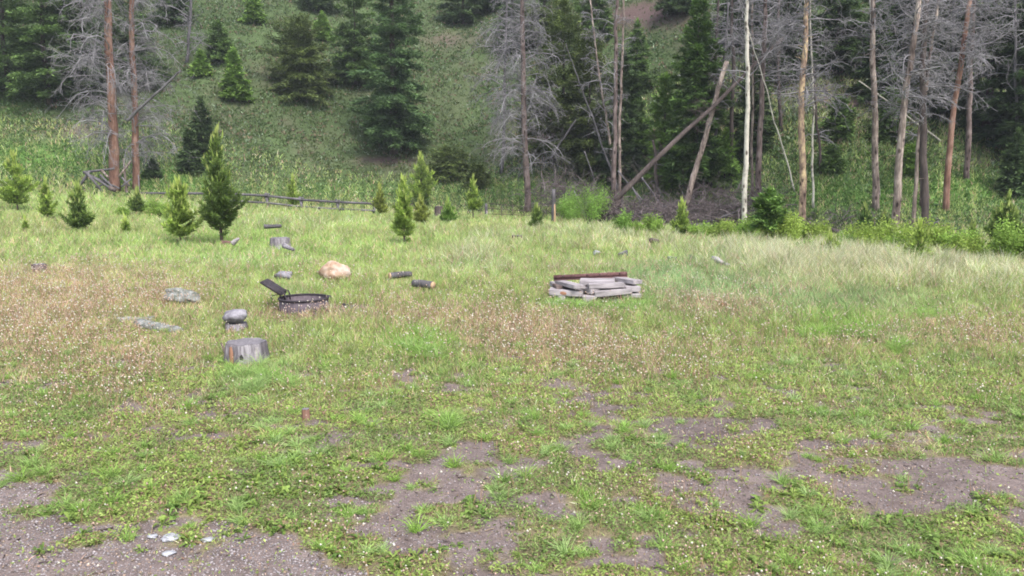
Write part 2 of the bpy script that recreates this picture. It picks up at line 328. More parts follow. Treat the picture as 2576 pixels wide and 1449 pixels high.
def grass(n, y0, y1, p, wmul):
    x, y = scatter(n, y0, y1, p)
    # clump the blades: pull each towards the centre of a small tuft cell
    cs = .05+.012*y
    jx = np.floor(x/cs); jy = np.floor(y/cs)
    h1 = _perm[jx.astype(int) & 255, jy.astype(int) & 255]; h2 = _perm[jy.astype(int) & 255, (jx.astype(int)*7+3) & 255]
    tx = (jx+h1)*cs; ty = (jy+h2)*cs; k = .62*R.random(n)
    x = x*(1-k)+tx*k; y = y*(1-k)+ty*k
    z = ht(x, y); u, v = proj(x, y, z); D = toeD(x)
    b = bare_at(x, y, u, v)
    keep = (R.random(n) < sst(.7, .15, b)*.97+.03) & clear(x, y)
    near = sst(1100, 880, v)
    keep &= R.random(n) < .30+.55*vn(x, y, .3, 43)+.60*near
    x, y, z, u, v, D, near, h1, h2, b = [a[keep] for a in (x, y, z, u, v, D, near, h1, h2, b)]; n = len(x)
    nf = fbm(x, y, .9, 40); nf2 = vn(x, y, 3.5, 41)
    dry = np.clip(blob(u, v, DRY)+(nf-.5)*1.2, 0, 1)*sst(30, 20, y); pale = np.clip(blob(u, v, PALE)*1.1+(nf-.5)*.9-.1, 0, 1)
    blue = np.clip(blob(u, v, BLUE)+(nf2-.5)*.5, 0, 1); viv = np.clip(blob(u, v, VIVID)+(nf-.5)*.5, 0, 1)
    hm = np.interp(y, [3, 6, 8, 10, 13, 20, 45], [.04, .055, .09, .125, .155, .18, .24])
    hm = hm*(.65+.7*nf)*(1-.3*dry)*(1+1.8*pale)*(1+.6*blob(u, v, [(1060, 860, 75, 34, 1.), (2130, 820, 110, 26, .9), (1590, 775, 26, 14, 1.2), (650, 950, 110, 40, .6), (1180, 640, 110, 22, .4), (2250, 865, 35, 16, .7)]))
    for (cx_, cy_, ra_, rb_, q_) in LOW: hm = hm*(1-q_*np.exp(-(((x-cx_)/ra_)**2+((y-cy_)/rb_)**2)))
    L = hm*(.55+.8*R.random(n))*(.8+.4*h1)
    base = C(.37, .47, .145)+np.zeros((n, 3))
    base = mixc(base, C(.40, .51, .17), sst(11, 22, y)*.9)
    base = mixc(base, C(.31, .48, .22), blue*.7); base = mixc(base, C(.27, .50, .08), viv*.7)
    base = mixc(base, C(.42, .40, .15), np.clip(nf2*1.1-.35, 0, 1)*.6)
    isdry = R.random(n) < .12+.55*dry
    base[isdry] = C(.60, .42, .30)*(.7+.6*R.random((isdry.sum(), 1)))
    ispale = R.random(n) < .05+.75*pale
    base[ispale] = C(.66, .64, .42)*(.8+.4*R.random((ispale.sum(), 1)))
    base = base*(.75+.6*R.random((n, 1)))*(.82+.36*h2[:, None])
    base[:, 0] *= .85+.3*R.random(n)
    lean = R.normal(size=(n, 3))*.30; lean[:, 2] = 1; short = sst(8, 4, y)[:, None]
    lean[:, :2] *= 1+1.6*short
    Dv = norm(lean); bend = np.stack([R.normal(size=n), R.normal(size=n), -np.abs(R.normal(size=n))*.6], 1)*(L*.25)[:, None]
    wdt = (.0028+.00052*y)*(.7+.6*R.random(n))*wmul
    P = np.stack([x, y, z-.01], 1)
    return blades(P, Dv, L, wdt, bend, base)
mbg = MB(); cg = []
for a in [(260000, 3.2, 8.5, 1.2, 1.), (330000, 8, 16, 1.6, 1.), (260000, 15, 30, 2.0, 1.1), (150000, 28, 52, 2.2, 1.3)]:
    V, p, c = grass(*a); mbg.add(V, p); cg.append(c)
tag(mbg.build('meadow_grass', M['leaf'], cols=np.concatenate(cg)), 'green and straw coloured grass covering the meadow', 'grass', kind='stuff')

# low matted weeds with small oval leaves
def mats():
    x, y = scatter(380000, 3.3, 11.5, 1.3, 1.0)
    z = ht(x, y); u, v = proj(x, y, z); b = bare_at(x, y, u, v)
    k = (R.random(len(x)) < (.05+.95*sst(.62, .1, b+(fbm(x, y, .2, 51, 3)-.5)*1.8))*sst(11.5, 7, y)) & clear(x, y)
    x, y, z, u, v, b = [a[k] for a in (x, y, z, u, v, b)]; n = len(x)
    cl = fbm(x, y, .25, 52, 3)
    up = np.clip(cl-.3, 0, 1)*.09*R.random(n)+.004
    P = np.stack([x, y, z+up], 1)
    d = R.normal(size=(n, 3)); d[:, 2] = np.abs(d[:, 2])*.5; d = norm(d)
    L = (.010+.0022*y)*(.6+.8*R.random(n)); nr = norm(R.normal(size=(n, 3))*.5+C(0, 0, 1))
    col = mixc(C(.25, .34, .08)+np.zeros((n, 3)), C(.38, .47, .13), R.random(n))
    o = (R.random(n) < .20); col[o] = C(.34, .21, .15)
    col = mixc(col, C(.13, .23, .07), sst(.45, .65, vn(x, y, .5, 53))*.6)
    col *= (.65+.7*R.random((n, 1)))*(.75+.5*cl[:, None])
    return diamonds(P, d, L, L*.5, nr, col)
V, p, c = mats()
tag(mk('low_weeds', V, p, M['leaf'], cols=c), 'low mat of small leaved weeds spreading over the bare soil', 'weeds', kind='stuff')

# dandelion-like rosettes with lobed leaves
def rosettes():
    x, y = scatter(9500, 3.4, 11, 1.5, .8)
    z = ht(x, y); u, v = proj(x, y, z); b = bare_at(x, y, u, v)
    k = (R.random(len(x)) < (.12+.85*np.clip(blob(u, v, LUSH), 0, 1))*sst(1.0, .3, b)*sst(11, 7.5, y)) & clear(x, y)
    x, y, z = x[k], y[k], z[k]; hue = R.random(len(x)); size = .30+.62*R.random(len(x))**1.8
    nl = 15; N = len(x)*nl; i = np.repeat(np.arange(len(x)), nl)
    az = R.random(N)*2*math.pi; el = np.radians(12+58*R.random(N)**1.3); L = (.055+.055*R.random(N))*size[i]
    d = np.stack([np.cos(az)*np.cos(el), np.sin(az)*np.cos(el), np.sin(el)], 1)
    s = np.stack([-np.sin(az), np.cos(az), np.zeros(N)], 1); P = np.stack([x[i], y[i], z[i]], 1)+d*.006
    ts = np.array([0, .22, .30, .48, .56, .78, 1.]); ws = np.array([.05, .08, .20, .10, .26, .24, .03])*.5
    V = np.empty((N, 7, 2, 3))
    for j, (a, q) in enumerate(zip(ts, ws)):
        c = P+d*(L*a)[:, None]+C(0, 0, -1)*(L*a*a*.42)[:, None]+s*(R.normal(size=N)*.03*L)[:, None]
        V[:, j, 0] = c-s*(L*q)[:, None]+C(0, 0, 1)*(L*q*.3)[:, None]; V[:, j, 1] = c+s*(L*q)[:, None]+C(0, 0, 1)*(L*q*.3)[:, None]
    b = (np.arange(N)*14)[:, None]; f = []
    for j in range(6): f.append(np.stack([b[:, 0]+2*j, b[:, 0]+2*j+1, b[:, 0]+2*j+3, b[:, 0]+2*j+2], -1))
    col = mixc(C(.15, .26, .055)+np.zeros((N, 3)), C(.31, .41, .09), hue[i])*(.55+.75*R.random((N, 1)))
    od = R.random(N) < .07; col[od] = C(.33, .24, .13)
    return V.reshape(-1, 3), [np.concatenate(f)], np.repeat(col, 14, 0)
V, p, c = rosettes()
tag(mk('dandelion_leaves', V, p, M['leaf'], cols=c), 'dandelion leaf rosettes growing through the bare soil', 'weeds', kind='stuff')

# arching bright grass tufts in the foreground
def tufts():
    x, y = scatter(520, 3.5, 9.5, 1.3, .6); z = ht(x, y); u, v = proj(x, y, z); b = bare_at(x, y, u, v)
    k = (R.random(len(x)) < sst(1.1, .3, b)) & clear(x, y); x, y, z = x[k], y[k], z[k]; nn = len(x)
    ex = [(G(u_+R.normal()*a_, v_+R.normal()*b_)) for (u_, v_, a_, b_, c_) in [(1060, 880, 30, 14, 26), (2130, 842, 55, 8, 34), (1592, 782, 8, 3, 6), (1395, 772, 14, 3, 8), (1455, 776, 16, 3, 6), (1535, 780, 20, 3, 8), (650, 960, 50, 24, 24), (2260, 880, 15, 6, 8), (1630, 768, 20, 8, 10), (1130, 1080, 16, 8, 5), (2330, 790, 60, 10, 16)] for _ in range(c_)]
    x = np.append(x, [e[0] for e in ex]); y = np.append(y, [e[1] for e in ex]); z = np.append(z, [e[2] for e in ex]); m_ = 70; i = np.repeat(np.arange(len(x)), m_); N = len(i)
    sz = np.where(np.arange(len(x)) < nn, .045+.085*R.random(len(x)), .12+.10*R.random(len(x)))[i]; hue = R.random(len(x))[i]
    az = R.random(N)*6.28; tl = R.random(N)**.7*.9; d = np.stack([np.cos(az)*np.sin(tl), np.sin(az)*np.sin(tl), np.cos(tl)], 1)
    P = np.stack([x[i], y[i], z[i]-.005], 1)+R.normal(size=(N, 3))*C(.014, .014, 0); L = sz*(.6+.8*R.random(N))
    bend = np.stack([np.cos(az), np.sin(az), -np.ones(N)], 1)*(L*.28)[:, None]
    col = mixc(C(.30, .48, .09)+np.zeros((N, 3)), C(.38, .52, .20), hue)*(.7+.6*R.random((N, 1)))
    return blades(P, d, L, .0026+.0003*P[:, 1], bend, col)
V, p, c = tufts()
tag(mk('grass_tufts', V, p, M['leaf'], cols=c), 'arching tufts of bright grass in the foreground', 'grass', kind='stuff')

# spent seed heads on reddish stems
def heads():
    x, y = scatter(80000, 3.4, 17, 1.5, .8); z = ht(x, y); u, v = proj(x, y, z); b = bare_at(x, y, u, v)
    dz = blob(u, v, DRY)
    k = (R.random(len(x)) < (.025+.60*np.clip(dz+(fbm(x, y, .5, 60, 3)-.5)*1.8, 0, 1))*sst(1.0, .4, b)) & clear(x, y)
    x, y, z = x[k], y[k], z[k]; dz = dz[k]; n = len(x)
    L = np.interp(y, [3, 7, 12], [.10, .15, .21])*(.5+.7*R.random(n))
    d = R.normal(size=(n, 3))*.22; d[:, 2] = 1; d = norm(d); P = np.stack([x, y, z], 1); top = P+d*L[:, None]
    sc = mixc(C(.30, .24, .11)+np.zeros((n, 3)), C(.38, .22, .15), R.random(n))
    V1, p1, c1 = blades(P, d, L, (.0016+.00034*y), R.normal(size=(n, 3))*.004, sc)
    r = (.0042+.0005*y)*(.55+.8*R.random(n))
    o = np.array([(1, 0, 0), (0, 1, 0), (-1, 0, 0), (0, -1, 0), (0, 0, 1), (0, 0, -1)], float)
    V2 = top[:, None]+o[None]*r[:, None, None]*(.75+.5*R.random((n, 6, 1))); bb = (np.arange(n)*6)[:, None, None]
    f = np.array([(0, 1, 4), (1, 2, 4), (2, 3, 4), (3, 0, 4), (1, 0, 5), (2, 1, 5), (3, 2, 5), (0, 3, 5)])[None]+bb
    wht = R.random(n) < .34
    hc = np.where(wht[:, None], C(.68, .63, .52), C(.56, .40, .31))*(.75+.4*R.random((n, 1)))
    return (V1, p1, c1), (V2.reshape(-1, 3), [f.reshape(-1, 3)], np.repeat(hc, 6, 0))
(Va, pa, ca), (Vb, pb, cb) = heads()
hb = MB().add(Va, pa).add(Vb, pb)
tag(hb.build('seed_heads', M['stem'], cols=np.concatenate([ca, cb])), 'whitish and pinkish seed heads on thin dry stems in the grass', 'seed heads', kind='stuff')

# gravel
def pebbles():
    x, y = scatter(150000, 3.3, 10, 1.6, .6); z = ht(x, y); u, v = proj(x, y, z); b = bare_at(x, y, u, v)
    k = R.random(len(x)) < sst(.3, .8, b)*(.22+.9*blob(u, v, [(200, 1420, 600, 150, 1.), (0, 1250, 250, 80, .7), (700, 1430, 300, 60, .7)]))
    x, y, z = x[k], y[k], z[k]; n = len(x); r = .0022+.006*R.random(n)**3+.0003*y
    o = np.array([(1, 0, 0), (0, 1, 0), (-1, 0, 0), (0, -1, 0), (0, 0, .7), (0, 0, -.5)], float)
    V = np.stack([x, y, z+r*.2], 1)[:, None]+o[None]*r[:, None, None]*(.6+.8*R.random((n, 6, 1))); bb = (np.arange(n)*6)[:, None, None]
    f = np.array([(0, 1, 4), (1, 2, 4), (2, 3, 4), (3, 0, 4), (1, 0, 5), (2, 1, 5), (3, 2, 5), (0, 3, 5)])[None]+bb
    col = C(.32, .285, .285)*(.5+1.0*R.random((n, 1))); a = R.random(n) < .15; col[a] = C(.4, .3, .22)
    return V.reshape(-1, 3), [f.reshape(-1, 3)], np.repeat(col, 6, 0)
V, p, c = pebbles()
tag(mk('gravel', V, p, M['stem'], cols=c), 'fine grey gravel scattered on the bare soil', 'gravel', kind='stuff')

def litter():
    x, y = scatter(2600, 3.4, 9.5, 1.4, .6); z = ht(x, y); u, v = proj(x, y, z); b = bare_at(x, y, u, v); k = R.random(len(x)) < .15+.85*sst(.2, .6, b); x, y, z = x[k], y[k], z[k]; n = len(x)
    az = R.random(n)*6.28; d = np.stack([np.cos(az), np.sin(az), R.normal(size=n)*.1], 1); L = .015+.05*R.random(n)**2; P = np.stack([x, y, z+.006], 1)
    Q = np.stack([P, P+d*(L*.5)[:, None]+R.normal(size=(n, 3))*.002, P+d*L[:, None]], 1); V, p = tubes(Q, np.full((n, 3), .0022)*(.6+R.random((n, 1))), 4)
    return V, p, np.repeat(mixc(C(.07, .05, .045)+np.zeros((n, 3)), C(.34, .26, .18), R.random(n)**2), 12, 0)
V, p, c = litter()
tag(mk('bark_litter', V, p, M['stem'], cols=c), 'crumbs of bark and dead twigs scattered on the bare soil', 'litter', kind='stuff')

# hillside herbs and grass tussocks
def hillplants():
    n = 480000; e = R.random(n); y = 31+(100-31)*e**1.05; x = (R.random(n)*2-1)*(.68*y+6)
    k = (y > toeD(x)-1.0); x, y = x[k], y[k]; z = ht(x, y); u, v = proj(x, y, z); n = len(x)
    kb = np.clip(blob(u, v, HILLBARE)+(fbm(x, y, 2.5, 31)-.5)*1.1, 0, 1); g = np.clip(blob(u, v, HILLGREEN), 0, 1); cl = fbm(x, y, .9, 70, 3)
    k = R.random(n) < (1-.8*kb)*(.38+1.4*np.clip(cl-.25, 0, 1)+g*.6); x, y, z, u, v, cl, g, kb = [a[k] for a in (x, y, z, u, v, cl, g, kb)]; n = len(x)
    m = 3; i = np.repeat(np.arange(n), m); N = n*m
    L = (.09+.16*R.random(N))*(.6+.8*cl[i])*np.interp(y[i]-toeD(x[i]), [-2, 10], [.5, 1.]); d = R.normal(size=(N, 3))*.9; d[:, 2] = np.abs(d[:, 2])+.35; d = norm(d)
    P = np.stack([x[i]+R.normal(size=N)*.07, y[i]+R.normal(size=N)*.07, z[i]-.02], 1)
    big = vn(x, y, 5., 71)[i][:, None]
    col = C(.075, .135, .042)*(1-big)+C(.115, .155, .055)*big
    hsh = R.random(n)[i]
    col = np.where((hsh < .12)[:, None], C(.26, .33, .21), col); col = np.where((hsh > .86)[:, None], C(.24, .18, .12), col)
    col = mixc(col, C(.13, .26, .05), np.clip(g[i], 0, 1)*.85)
    col *= (.6+.7*R.random((N, 1)))*(.6+.75*cl[i][:, None])
    return diamonds(P, d, L, L*.42, norm(R.normal(size=(N, 3))+C(0, -.5, .8)), col)
V, p, c = hillplants()
tag(mk('hillside_plants', V, p, M['leaf'], cols=c), 'low herbs and bunch grass covering the slope', 'ground cover', kind='stuff')
# ------------------------------------------------------------------ living conifers
def conifer_mesh(H, Rr, clear=.06, nb=110, nl=12000, ll=.28, lw=.11, style='fir', c1=(.05, .085, .028), c2=(.11, .17, .04), pw=.85, fan=.36, tips=.5):
    c1 = C(*c1); c2 = C(*c2)
    tb = np.sort(clear+(1-clear)*R.random(nb)**1.12)*.98
    prof = np.clip((1-tb), 0, 1)**pw*np.minimum(1, .62+(tb-clear)*5)
    Lb = Rr*prof*(.68+.45*R.random(nb))+.05*Rr
    if style != 'fir':
        wl = clear+(1-clear)*(np.linspace(0, 1, max(5, nb//6)))**.95*.97; tb = wl[np.searchsorted(wl, tb).clip(0, len(wl)-1)]+R.normal(size=nb)*.006; tb = np.clip(tb, clear*.8, .98)
        prof = np.clip((1-tb), 0, 1)**pw*np.minimum(1, .62+(tb-clear)*5); Lb = Rr*prof*(.5+.7*R.random(nb))+.05*Rr
    az = (np.arange(nb)*2.399963+R.normal(size=nb)*.35)
    el = np.radians((np.interp(tb, [0, .5, 1], [-8, 5, 48]) if style == 'fir' else np.interp(tb, [0, .5, 1], [8, 28, 66]))+R.normal(size=nb)*6)
    cur = (np.interp(tb, [0, 1], [-.16, .05]) if style == 'fir' else np.interp(tb, [0, 1], [.38, .2]))
    o = np.stack([np.cos(az)*np.cos(el), np.sin(az)*np.cos(el), np.sin(el)], 1); sd_ = np.stack([-np.sin(az), np.cos(az), np.zeros(nb)], 1)
    sdd = R.random()*50; asy = .62+.76*vn(np.cos(az)*1.3+sdd, np.sin(az)*1.3+tb*3.5, .8, 7); Lb = Lb*asy; Lb = Lb*np.where(R.random(nb) < .12, .45, 1)*(1+.22*(R.random(nb) < .1))
    pr = Lb**1.25; pr = pr/pr.sum(); i = R.choice(nb, nl, p=pr); s = R.random(nl)**(.62 if style == 'fir' else .8)
    if style != 'fir': s = np.maximum(s, .12)
    Li = Lb[i]; lat = (R.random(nl)*2-1)
    off = lat*Li*((1.05-s)*fan+.04)
    b0 = np.zeros((nb, 3)); b0[:, 2] = tb*H
    P = b0[i]+o[i]*(s*Li)[:, None]+C(0, 0, 1)*(cur[i]*s*s*Li)[:, None]+sd_[i]*off[:, None]
    P = P+R.normal(size=(nl, 3))*(.03*Rr if style == 'fir' else .018*Rr)
    if style == 'fir': P[:, 2] -= np.abs(off)*.25+R.random(nl)*.05*Rr
    sg = np.sign(lat)[:, None]
    if style == 'fir': d = o[i]*.8+sd_[i]*sg*.75+R.normal(size=(nl, 3))*.35+C(0, 0, -.12)
    else: d = o[i]*.75+sd_[i]*sg*.35+R.normal(size=(nl, 3))*.55+C(0, 0, .55)
    d = norm(d); L = ll*(.55+.8*R.random(nl))*(.65+.35*(1-tb[i]))
    br = (.7+.6*R.random(nb))[i][:, None]
    k = np.clip(R.random(nl)*.7+(s > .82)*tips*R.random(nl), 0, 1)
    col = mixc(c1+np.zeros((nl, 3)), c2, k)*br*(.75+.5*R.random((nl, 1)))
    nr = norm(R.normal(size=(nl, 3))*.6+C(0, 0, 1)) if style == 'fir' else norm(R.normal(size=(nl, 3)))
    w_ = L*lw/ll
    V, p, c = diamonds(P, d, L, w_, nr, col)
    # leading shoot
    n2 = max(12, nl//120); hz = H*(.9+.1*R.random(n2)); P2 = np.stack([R.normal(size=n2)*.01*Rr, R.normal(size=n2)*.01*Rr, hz], 1)
    d2 = R.normal(size=(n2, 3))*.5; d2[:, 2] = 1; V2, p2, cc2 = diamonds(P2, norm(d2), np.full(n2, ll*.7), np.full(n2, lw*.6), norm(R.normal(size=(n2, 3))), np.tile(c2*1.1, (n2, 1)))
    cols_ = [c, cc2]; mb = MB().add(V, p).add(V2, p2)
    if style != 'fir':
        n3 = min(nl//30, 260); j = R.choice(nb, n3); k_ = (tb[j] > .35) | (R.random(n3) < .25); j = j[k_]; n3 = len(j); s3 = .8+.22*R.random(n3)
        P3 = b0[j]+o[j]*(s3*Lb[j])[:, None]+C(0, 0, 1)*(cur[j]*s3*s3*Lb[j])[:, None]+R.normal(size=(n3, 3))*.02*Rr
        d3 = norm(R.normal(size=(n3, 3))*.16+C(0, 0, 1)+o[j]*.12); L3 = ll*(1.1+1.5*R.random(n3)*tb[j]); V3, p3, cc3 = diamonds(P3, d3, L3, L3*.16, norm(R.normal(size=(n3, 3))), mixc(c2*1.2+np.zeros((n3, 3)), C(.36, .40, .12), R.random(n3)))
        mb.add(V3, p3); cols_.append(cc3)
    # woody branches
    S = 5; ss = np.linspace(0, .9, S); PP = b0[:, None]+o[:, None]*(ss[None, :]*Lb[:, None])[..., None]+C(0, 0, 1)*(cur[:, None]*ss**2*Lb[:, None])[..., None]
    rb = (.006+.010*Lb)[:, None]*np.linspace(1, .3, S)[None]
    return mb, np.concatenate(cols_), (PP, rb)
def conifer(label, px, py, ytop, wpx, cat='tree', name='conifer', group=None, bark='dark', P=None, lean=0, trunk_r=None, branches=False, **k):
    P = G(px, py) if P is None else P; s = 1/ppm(P)
    H = (py-ytop)*s; Rr = wpx/2*s
    root = empty(name, P-Vector((0, 0, .03)), label, cat, group)
    mb, cols, (PP, rb) = conifer_mesh(H, Rr, **k)
    tr = trunk_r or max(.012, H*.016)
    tz = np.linspace(0, .97, 7); V, p = tubes(np.stack([R.normal(size=7)*.004*H, R.normal(size=7)*.004*H, tz*H], 1)[None], (tr*(1-tz*.93))[None], 8, True)
    tm = MB().add(V, p)
    if branches:
        V, p = tubes(PP, rb, 3); tm.add(V, p)
    tm.build('trunk', M[bark], root, smooth=True)
    mb.build('crown', M['needle'], root, cols=cols)
    if lean: root.rotation_euler = (0, math.radians(lean), 0)
    return root
YG1, YG2 = (.15, .24, .05), (.36, .48, .09)
DG1, DG2 = (.07, .12, .035), (.20, .29, .06)
DK1, DK2 = (.032, .06, .026), (.10, .155, .05)
def ypine(label, px, py, yt, w_, tone=0, nl=5200, **k):
    c = [(YG1, YG2), (DG1, DG2), ((.16, .2, .04), (.33, .38, .08))][tone]
    Y = G(px, py)[1]; ll = .055+.0035*Y
    kk = dict(nb=62, nl=nl, ll=ll, lw=ll*.20, style='pine', c1=c[0], c2=c[1], fan=.22, branches=True, bark='brown', tips=.6)
    kk.update(k)
    return conifer(label, px, py, yt, w_, name='young_pine', cat='tree', group='young pines in the meadow', **kk)
ypine('biggest dense young pine, dark below with a yellow-green leader, right of the red trunks', 558, 618, 338, 124, 1, 15000, nb=120, clear=.1, pw=.7)
ypine('lighter loose young pine touching the left side of the biggest dark pine', 455, 616, 468, 108, 0, 7000, pw=.7)
ypine('bushy yellow-green pine at the left edge of the photo', 45, 532, 400, 88, 0, 7500)
ypine('thin small pine just right of the bushy pine at the left edge', 121, 556, 456, 50, 0, 2600)
ypine('dark green compact little pine standing alone in the grass on the left', 203, 586, 474, 78, 1, 5200, clear=.04, pw=.7)
ypine('tiny pale pine sapling between the dark little pine and the loose light pine', 318, 590, 552, 26, 0, 700, nb=26)
ypine('tiniest sapling sticking up from the grass near the left edge', 66, 586, 558, 16, 0, 400, nb=20)
ypine('dull olive pine right in front of the two red trunks', 348, 540, 484, 46, 1, 2400)
ypine('small pale pine in front of the rail fence between its first two posts', 738, 526, 456, 42, 0, 2600)
ypine('yellowish small pine at the right end of the rail fence', 957, 546, 478, 40, 2, 2600)
ypine('airy light pine with drooping open lower boughs, centre of the meadow', 1018, 618, 458, 86, 0, 5600, pw=.6)
ypine('tall narrow pine directly behind the airy light pine in the centre', 1060, 522, 400, 88, 0, 6000)
ypine('small yellow pine squeezed beside the right of the airy centre pine', 1057, 566, 504, 44, 2, 2400)
ypine('round bright green little bush pine beside a dark low stump top', 1127, 566, 514, 40, 2, 2600, c1=(.08, .17, .03), c2=(.2, .34, .06))
ypine('slim light pine with a bare stem foot, left of the white fence post', 1190, 556, 455, 50, 0, 3000, clear=.2)
ypine('short dull green pine between the reddish trunk and the broken snag', 1348, 580, 524, 38, 1, 2400)
ypine('dense conical pine in front of the foot of the leaning broken trunk', 1713, 602, 514, 56, 0, 4200, c1=(.08, .15, .035))
ypine('dark green pointed pine growing out of the pale grass on the right', 2084, 664, 598, 56, 0, 2600)
ypine('yellow-green thin pine in front of the dark brown trunk on the right', 2305, 690, 572, 72, 0, 3200)
ypine('small dark pine left of the large pine at the right edge', 2440, 652, 575, 48, 1, 3000, pw=.7)
ypine('large bushy pine at the right edge of the photo', 2524, 655, 500, 118, 1, 9500)
ypine('low dark green fir bush at the foot of the paired grey and white trunks', 2173, 590, 526, 52, 1, 3000, c2=(.13, .24, .05))
ypine('little dark green bush between the white thin trunk and the pale curved trunk', 2222, 580, 540, 38, 1, 1600)
conifer('small fir with layered bright boughs above a bare stem, by the white birch', 1930, 632, 474, 128, name='small_fir', clear=.44, nb=60, nl=7000, ll=.17, lw=.05, c1=(.07, .15, .035), c2=(.2, .33, .07), bark='tan', branches=True, tips=.8, pw=.7)
# --- conifers on the hillside
HG = 'conifers on the hillside'
def hill(label, px, py, yt, w_, nl=14000, dark=0, name='conifer', **k):
    c = [((.055, .10, .034), (.15, .24, .06)), (DK1, DK2), ((.09, .17, .035), (.22, .35, .065)), ((.06, .09, .028), (.15, .195, .05))][dark]
    kk = dict(nb=150, nl=int(nl*2.3), ll=.27, lw=.075, c1=tuple(q_*1.15 for q_ in c[0]), c2=tuple(q_*1.15 for q_ in c[1]), group=HG); kk.update(k)
    return conifer(label, px, py, yt, w_, name=name, **kk)
hill('largest dark conifer on the slope, upper centre, boughs reaching the ground', 992, 388, -260, 205, 34000, 0, nb=260, c1=(.055, .105, .045), c2=(.15, .25, .08), pw=.75)
hill('round olive juniper standing alone on the open slope', 757, 244, 66, 150, 17000, 3, name='juniper', nb=170, pw=.34, clear=.02, fan=.45)
hill('small bright cone shaped conifer alone on the slope below the light sapling', 592, 250, 128, 80, 7000, 2, clear=.03, pw=.75)
hill('pale green small conifer left of and above the cone shaped one', 506, 186, 130, 48, 2600, 2, clear=.03)
hill('medium dark conifer with bright top above the pale green small one', 553, 150, 62, 78, 4500, 0, clear=.03, pw=.6)
hill('dark shrubby conifer at the top of the frame left of the juniper top', 640, 60, -40, 60, 2500, 2)
hill('dark conifer cut by the top of the frame above the round juniper', 800, 28, -140, 110, 8000, 1)
hill('bright green narrow conifer between the juniper and the largest conifer', 812, 100, 34, 58, 2600, 2)
hill('shadowy conifer pressed against the left side of the largest conifer', 895, 212, -60, 130, 14000, 0, pw=.6)
hill('far dark conifer behind the upper right of the largest conifer', 1165, 62, -170, 120, 9000, 1)
hill('dark conifer at the top centre between the largest conifer and the grey dead crown', 1240, 30, -200, 110, 8000, 1)
hill('leftmost dark spreading conifer at the left edge of the slope', 20, 245, -220, 240, 20000, 0, pw=.6)
hill('second dark conifer from the left behind the grey dead branches', 122, 262, -220, 190, 20000, 0, pw=.6)
hill('dark conifer immediately left of the tall red trunk', 222, 255, -240, 170, 14000, 1, pw=.6)
hill('dim conifer behind the pair of red trunks', 340, 225, -100, 150, 10000, 0, c2=(.1, .15, .05))
hill('small dark young conifer right of the second red trunk, partly behind the biggest young pine', 512, 415, 250, 62, 5200, 1, pw=.6, clear=.02)
hill('short dark bush conifer behind the big young pine', 480, 432, 330, 60, 3000, 1, pw=.5)
hill('tiny dark conifer beside the foot of the second red trunk', 385, 445, 402, 34, 1400, 1)
hill('low spreading juniper below the right side of the largest conifer', 1130, 440, 378, 110, 4500, 3, name='juniper', pw=.3, clear=.02)
hill('small juniper left of the centre dead pine', 1200, 470, 420, 60, 2200, 3, name='juniper', pw=.3, clear=.02)
hill('dusky conifer behind the right side branches of the centre dead pine', 1415, 400, 20, 210, 20000, 3, pw=.55)
hill('broad olive conifer left of the double reddish trunk', 1480, 445, 100, 190, 15000, 3, pw=.5, c1=(.04, .06, .022))
hill('mid slope green conifer just right of the double reddish trunk', 1600, 236, 60, 95, 6500, 0)
hill('low green conifer below the mid slope one', 1600, 420, 250, 100, 7500, 0, pw=.5)
hill('tall bright green conifer behind the leaning trunks', 1745, 500, 12, 172, 26000, 2, nb=190, pw=.6, c1=(.05, .1, .028), c2=(.14, .24, .05), clear=.12)
hill('shorter bright conifer left of the tall bright green one', 1668, 480, 195, 110, 9000, 2, pw=.6)
hill('young conifer between the leaning trunk and the white birch', 1822, 470, 330, 70, 3600, 2, pw=.5)
hill('dark green conifer behind the white birch', 1890, 400, 130, 110, 8000, 1, pw=.6)
hill('dark conifer behind the patchy orange trunk', 1975, 210, -160, 140, 11000, 1)
hill('far conifer at the top between the patchy trunk and the paired trunks', 2100, 190, -180, 150, 12000, 1)
hill('green conifer clump top beside the paired trunks', 2130, 110, -60, 90, 4500, 2)
hill('low conifer on the grass slope left of the paired trunks', 2110, 345, 250, 80, 4200, 0, pw=.5)
hill('low conifer on the grass slope between the paired trunks and the pale curved trunk', 2235, 350, 230, 80, 4200, 0, pw=.5)
hill('dark conifer at the top behind the pale curved trunk', 2290, 210, -180, 150, 11000, 1)
hill('conifer behind the cluster of dead pines on the right', 2370, 300, -140, 150, 14000, 1, pw=.6)
hill('large dark conifer behind the two rightmost red trunks', 2480, 340, -300, 170, 20000, 1, pw=.55)
hill('tall dark spruce filling the right edge of the photo', 2560, 400, -320, 240, 30000, 1, pw=.55, c2=(.09, .15, .045))
hill('thin dark young conifer low at the right edge', 2548, 490, 330, 62, 3600, 1, pw=.7)
hill('dark conifer at the very top left of the slope gap', 440, 60, -120, 120, 8000, 1)
hill('dark conifer at the top above the bare soil patch', 1720, 30, -150, 110, 7000, 1)
hill('dim conifer at the top left of the double reddish trunk', 1500, 110, -120, 120, 9000, 0)
hill('dim conifer high between the dead pine and the double trunk', 1370, 120, -160, 140, 10000, 3)
hill('wide dark conifer filling the gap left of the tall bright green one', 1560, 470, 150, 130, 15000, 1, pw=.5)
hill('dark conifer in the upper right behind the dark brown straight trunk', 2345, 240, -200, 170, 13000, 1, pw=.6)
hill('dark conifer in the upper right just left of the pale curved trunk top', 2240, 170, -220, 160, 12000, 1, pw=.6)
hill('dark conifer high between the birch and the patchy orange trunk', 1935, 130, -220, 150, 12000, 1, pw=.6)
hill('dark conifer in the hollow right of the bare purple soil', 2200, 260, 20, 110, 8000, 1, pw=.6)
